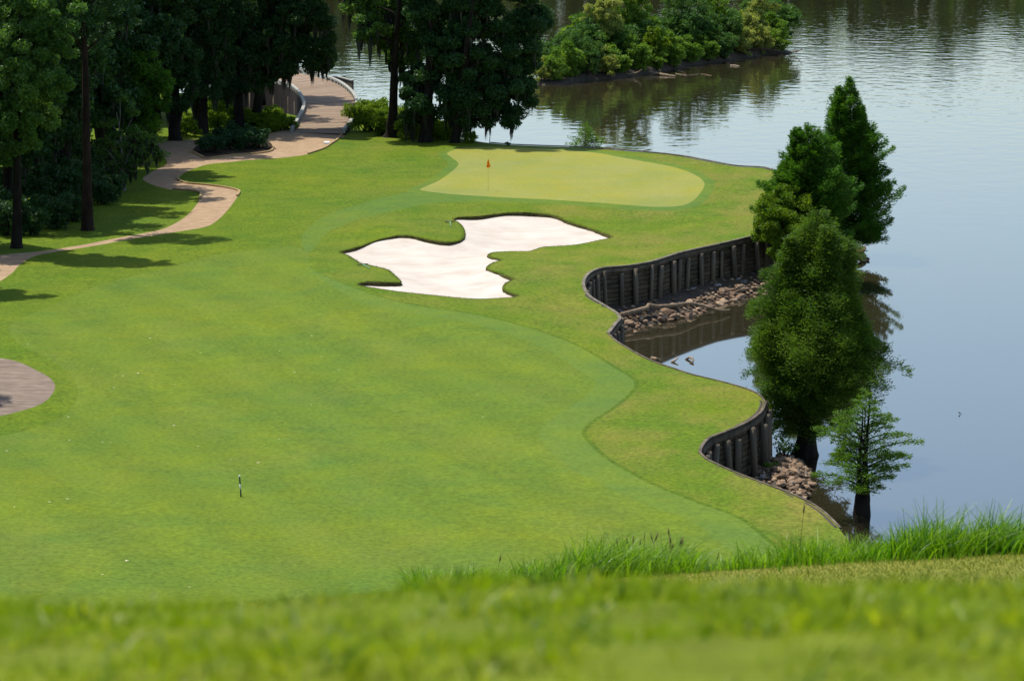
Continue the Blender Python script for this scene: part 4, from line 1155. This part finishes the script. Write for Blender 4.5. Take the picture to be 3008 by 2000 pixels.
# driftwood in the bay
x = [W(1820,925,-2.3), W(1900,905,-2.2), W(1895 + 10,897,-2.1), W(1925,901,-2.2), W(1985,896,-2.2), W(2030,891,-2.3), W(2065,898,-2.5), W(2110,911,-2.7), W(2145,910,-2.8)]
stick('fallen_log', 'long thin fallen trunk lying over the rocks of the small bay', 'log', x, [.12, .13, .14, .12, .1, .09, .08, .06, .04], 'drift', None)
gd2 = 'driftwood stumps in the small bay'
stick('driftwood_stump', 'curled tan stump in the bay shallows', 'driftwood', [W(2014,1056,-3.0), W(2024,1050,-2.9), W(2034,1053,-2.86), W(2036,1062,-2.92), W(2026,1068,-3.0)], [.06, .07, .06, .05, .03], 'drift', gd2)
stick('driftwood_stump', 'forked tan stick in the bay shallows left of the curled stump', 'driftwood', [W(1972,1064,-3.0), W(1982,1059,-2.92), W(1992,1050,-2.8)], [.06, .06, .03], 'drift_pale', gd2)
stick('driftwood_stump', 'dark snag hugging the near edge of the bay', 'driftwood', [W(1915,1052,-2.7), W(1930,1055,-2.6), W(1942,1064,-2.9)], [.1, .1, .06], 'drift', gd2)

# ------------------------------------------------------------------ golf furniture
def flag():
    b = G(1434, 560); root = thing('golf_flag', b, 'pale flagstick with limp orange and red checkered flag on the green', 'golf flag')
    mb = MB(); mb.tube([(0, 0, -.05), (0, 0, 1.2), (0, 0, 2.13)], [.007, .0065, .006], 8); mb.build('flagstick', M['pole_yellow'], root)
    mb = MB(); rows = 9; cols = 11; V = []
    for r in range(rows):
        t = r / (rows - 1); z = 2.12 - .57 * t
        w = (.03 + .27 * (t ** .8)) * (1 if t < .85 else 1 - (t - .85) * 1.6)
        for c in range(cols):
            u = c / (cols - 1) - .42
            V.append((u * w, .055 * math.sin(c * 1.5 + t * 2) * (.35 + t) - .02, z + .02 * math.sin(c * 1.3) * t))
    Q = [(r * cols + c, r * cols + c + 1, (r + 1) * cols + c + 1, (r + 1) * cols + c) for r in range(rows - 1) for c in range(cols - 1)]
    mb.add(V, Q); mb.build('flag', M['flag'], root)
    mb = MB(); a = np.linspace(0, 2 * math.pi, 14, endpoint=False)
    mb.add([(0, 0, .006)] + [(.054 * math.cos(k), .054 * math.sin(k), .006) for k in a], None, [(0, k + 1, (k + 1) % 14 + 1) for k in range(14)])
    mb.build('cup', M['black'], root)
flag()
def marker():
    b = G(708, 1459); root = thing('yardage_marker', b, 'black and white banded marker stake standing in the fairway', 'marker stake')
    hh = .82
    for nm, z0, z1, mt in (('lower_band', -.1, .30, 'black'), ('white_band', .30, .49, 'white'), ('upper_band', .49, .77, 'black'), ('tip', .77, .82, 'white')):
        mb = MB(); r = .028 if nm != 'tip' else .034
        f = lambda z: (-.045 * z / hh, 0, z)
        if nm == 'tip': mb.tube([f(z0), f(z0 + .015), f(z1 - .012), f(z1)], [r * .7, r, r, r * .4], 12)
        else: mb.tube([f(z0), f((z0 + z1) / 2), f(z1)], r, 12)
        mb.build(nm, M[mt], root)
marker()
def rake(label, a, b):
    a = np.array(G(*a)); b = np.array(G(*b)); root = thing('bunker_rake', tuple(a), label, 'rake', 'rakes left by the bunker')
    d = b - a; L = np.linalg.norm(d); d = d / L
    s = np.array([-d[1], d[0], 0])
    mb = MB(); mb.tube([(0, 0, .12), tuple(d * 1.7 + [0, 0, .04])], .022, 7); mb.build('handle', M['rakegreen'], root)
    mb = MB(); hx = .30
    mb.tube([tuple(s * -hx + [0, 0, .11]), tuple(s * hx + [0, 0, .11])], .03, 7)
    for k in np.linspace(-hx, hx, 11): mb.tube([tuple(s * k + [0, 0, .11]), tuple(s * k + [0, 0, .01])], [.009, .006], 5)
    mb.build('rake_head', M['black'], root)
rake('bunker rake with green handle lying at the upper bunker edge', (1322, 656), (1327, 675))
rake('bunker rake lying at the left edge of the lower sand', (1065, 782), (1084, 789))

gW2 = 'thin poles at the water behind the green'
x, y, z = W(1440, 423, 0)
for lb, px, top, r in (('thin grey pole leaning at the water edge behind the green', 1438, 368, .03), ('short thin grey stick near the right trunk behind the green', 1365, 398, .02)):
    Y = 234.5; p0 = P(px, 424, Y); p1 = P(px + 3, top, Y)
    mb = MB(); mb.tube([(0, 0, -1), (0, 0, 0), tuple(np.array(p1) - np.array(p0))], r, 7)
    o = mb.build('thin_pole', M['steel']); o.location = p0; tag(o, lb, 'pole', gW2)
# low marker plate on the path, white
p = G(960, 421)
mb = MB(); mb.box((0, 0, .04), .42, .8, .08); mb.box((0, 0, .09), .34, .66, .03)
o = mb.build('ground_plate', M['white'], smooth=False); o.location = p; tag(o, 'flat white plate lying on the cart path by the bridge', 'plate')
# small dark plant at the far edge
bush('weed', 'small dark tuft at the far turf edge behind the flag', G(1492, 427), .22, .25, 160, 'oak_dark', None, .12, .12, 3, cat='plant')

# bird over the water
def bird():
    p = np.array(W(2818, 1213, -2.94)); root = thing('bird', tuple(p), 'small dark bird skimming the surface of the open water', 'bird')
    mb = MB(); t = np.linspace(0, 1, 9)
    mb.tube(np.column_stack([0 * t, -.09 + .18 * t, .0 + .012 * np.sin(t * 3)]), np.interp(t, [0, .12, .3, .55, .8, 1], [.006, .018, .026, .024, .012, .014]), 9)
    mb.build('body', M['bird'], root)
    for s in (-1, 1):
        mb = MB(); V = []; 
        for k in range(6):
            u = k / 5; x = s * (.012 + .13 * u); y0 = .03 - .10 * u ** 1.6; ch = .07 * (1 - .8 * u)
            V += [(x, y0, .01 + .07 * u - .05 * u * u), (x, y0 - ch, .012 + .07 * u - .05 * u * u), (x, y0 - ch * .4, .02 + .07 * u - .05 * u * u)]
        Q = []
        for k in range(5):
            a = 3 * k
            Q += [(a, a + 3, a + 5, a + 2), (a + 2, a + 5, a + 4, a + 1), (a, a + 1, a + 4, a + 3)]
        mb.add(V, Q); mb.build('wing', M['bird'], root)
    root.rotation_euler = (.5, .6, .8)
bird()

# fallen pale leaves on the fairway
def leaf_mesh(seed):
    mb = MB(); a = np.linspace(0, 2 * math.pi, 14, endpoint=False); r = np.random.default_rng(seed)
    V = [(0, 0, .03)] + [(1.0 * math.cos(k) * (1 + .2 * r.normal()), .55 * math.sin(k), .015 + .22 * abs(math.cos(k)) + .08 * r.uniform()) for k in a]
    mb.add(V, None, [(0, k + 1, (k + 1) % 14 + 1) for k in range(14)])
    me = mb.mesh('fallen_leaf'); me.materials.append(M['dead_leaf']); return me
LM = [leaf_mesh(s) for s in (1, 2, 3)]
lp = [(160,22,1),(1153,72,.6),(797,190,1.2),(708,204,1),(658,272,1),(1010,252,.8),(1022,118,.6),(1610,60,.6),(1850,92,.5),(1697,185,.9),(1953,170,.9),(395,442,1),(400,575,.9),(590,585,.7),(638,588,.5),(1000,490,1.1),(1140,608,.8),(1605,567,.7),(1485,704,1.1),(1330,686,.6),(390,912,1),(287,930,.9),(82,958,.7),(732,1268,1.3),(590,1346,.8),(38,635,.9),(498,507,.5),(535,165,.7),(1792,370,.6),(1418,343,.5),(1090,1418,.6),(22,440,.6)]
lp = [(a * .5102, 1000 + b_ * .5102, s) for a, b_, s in lp] + [(441, 994, 1.1), (324, 995, .7), (915, 987, .9), (1401, 1162, .7), (1419, 1226, .7), (1100, 1150, .4), (850, 1290, .4), (1200, 1390, .4)]
for px, py, s in lp:
    p = G(px, py); o = bpy.data.objects.new('fallen_leaf', random.choice(LM)); COL.objects.link(o)
    o.location = (p[0], p[1], p[2] + .004); q = .055 * s; o.scale = (q, q, q); o.rotation_euler = (0, 0, random.uniform(-.5, .5))
    tag(o, 'pale fallen leaf lying on the fairway turf', 'leaf', 'pale leaves scattered on the fairway')

# ------------------------------------------------------------------ grasses of the hill
def scatter(n, x0, x1, y0, y1): return RNG.uniform(x0, x1, n), RNG.uniform(y0, y1, n)
# near turf, out of focus: tufts of broad and fine blades with a little straw
def near_turf(n, lo, hi, w0, w1, thr, seed):
    x, y = scatter(n, -2.8, 2.8, 2.4, 6.4)
    t = np.array([noise.noise(Vector((a * 7.5, b_ * 5.0, seed))) + .7 * noise.noise(Vector((a * 19, b_ * 13, seed))) for a, b_ in zip(x, y)])
    k = t > thr; x, y, t = x[k], y[k], t[k]
    base = np.column_stack([x, y, hgt(x, y) - .005])
    return blades(base, RNG.uniform(lo, hi, len(x)) * (1 + .8 * np.clip(t, -.5, 1)), RNG.uniform(w0, w1, len(x)), spread=.8)
o = near_turf(100000, .012, .032, .003, .006, -.12, 1).build('short_grass', M['blade']); tag(o, 'short blurred turf on the crest in the foreground', 'grass', kind='stuff')
o = near_turf(34000, .015, .036, .006, .012, .12, 5).build('grass_tufts', M['blade_tuft']); tag(o, 'broad bladed tufts standing up from the blurred foreground turf', 'grass', kind='stuff')
o = near_turf(3500, .010, .024, .005, .010, .35, 9).build('straw', M['straw']); tag(o, 'pale straw and seed tips glinting in the blurred foreground turf', 'grass', kind='stuff')
# mown dry grass on the shoulder of the hill
x, y = scatter(120000, -6, 11, 12, 24.8)
base = np.column_stack([x, y, hgt(x, y) - .01])
o = blades(base, RNG.uniform(.02, .06, len(x)), RNG.uniform(.006, .012, len(x)), spread=.8).build('dry_grass', M['blade_dry']); tag(o, 'dry mown grass on the shoulder of the hill below the crest', 'grass', kind='stuff')
# tall unmown fringe
def fringe(n, x0, x1, seed):
    x = RNG.uniform(x0, x1, n); w = RNG.normal(0, .45, n)
    y = 24.7 + w + .25 * np.sin(x * 1.1)
    tl = np.array([noise.noise(Vector((a * .9, seed, 0))) + .75 * noise.noise(Vector((a * 2.6, b_ * 2, seed))) for a, b_ in zip(x, y)])
    keep = RNG.uniform(0, 1, n) < .6 + .6 * tl
    x, y, tl = x[keep], y[keep], tl[keep]
    grow = .62 + .38 * sstep(-.9, .7, x)
    L = RNG.uniform(.13, .37, len(x)) * (1 + .95 * tl) * grow * (1 - .12 * sstep(2.6, 4, x))
    b_ = np.column_stack([x, y, hgt(x, y) - .02])
    ln = np.column_stack([.15 + .25 * np.sin(x * 2.1), np.full(len(x), -.1)])
    return blades(b_, L, RNG.uniform(.008, .019, len(x)), lean=ln, seg=4, spread=.45), b_
mb, fb = fringe(95000, -.85, 10, 3.3)
o = mb.build('tall_grass', M['blade_tall']); tag(o, 'strip of tall unmown grass along the shoulder of the hill', 'grass', kind='stuff')
near_ = np.where((fb[:, 0] > .95) & (fb[:, 0] < 1.5))[0]
k = np.concatenate([near_[RNG.integers(0, len(near_), 16)], RNG.integers(0, len(fb), 12)])
sb = MB()
for p in fb[k]:
    L = random.uniform(.34, .52); lx, ly = random.uniform(-.1, .15), random.uniform(-.1, .1)
    sb.tube([p, p + [lx * .4, ly * .4, L * .55], p + [lx, ly, L]], [.0025, .002, .0015], 4, cap=False)
    sb.tube([p + [lx * .85, ly * .85, L * .86], p + [lx * .95, ly * .95, L * .94], p + [lx * 1.05, ly * 1.05, L * 1.04]], [.003, .008, .002], 5)
o = sb.build('seed_stalks', M['seed']); tag(o, 'brown seed stalks rising out of the tall grass strip', 'grass', kind='stuff')

# ------------------------------------------------------------------ light, sky, camera
EL = math.radians(65); sx, sy = -.79, .61
az = math.atan2(sx, sy)
w = bpy.data.worlds.new('World'); sc.world = w; w.use_nodes = True
nt = w.node_tree; bg = nt.nodes['Background']
sky = nt.nodes.new('ShaderNodeTexSky'); sky.sky_type = 'NISHITA'; sky.sun_disc = False
sky.sun_elevation = EL; sky.sun_rotation = az; sky.air_density = 1.15; sky.dust_density = 1.5; sky.ozone_density = 2.6
nt.links.new(sky.outputs[0], bg.inputs['Color']); bg.inputs['Strength'].default_value = .15
sl = bpy.data.lights.new('sun', 'SUN'); sl.energy = 4.5; sl.angle = math.radians(.5); sl.color = (1.0, .955, .87)
so = bpy.data.objects.new('sun', sl); COL.objects.link(so)
dv = Vector((sx * math.cos(EL), sy * math.cos(EL), math.sin(EL) * math.hypot(sx, sy)))
so.rotation_euler = dv.to_track_quat('Z', 'Y').to_euler(); so.location = (0, 0, 80)

cam = bpy.data.cameras.new('camera'); co = bpy.data.objects.new('camera', cam); COL.objects.link(co)
co.location = (0, 0, H); co.rotation_euler = (math.pi / 2 - PITCH, 0, 0)
cam.sensor_width = 36; cam.lens = F * 36 / 3008; cam.clip_start = .1; cam.clip_end = 6000
cam.dof.use_dof = True; cam.dof.focus_distance = 75; cam.dof.aperture_fstop = 7.0
sc.camera = co
vs = sc.view_settings; vs.view_transform = 'Standard'; vs.look = 'None'; vs.exposure = .53; vs.gamma = 1
sc.cycles.max_bounces = 6; sc.cycles.transparent_max_bounces = 4
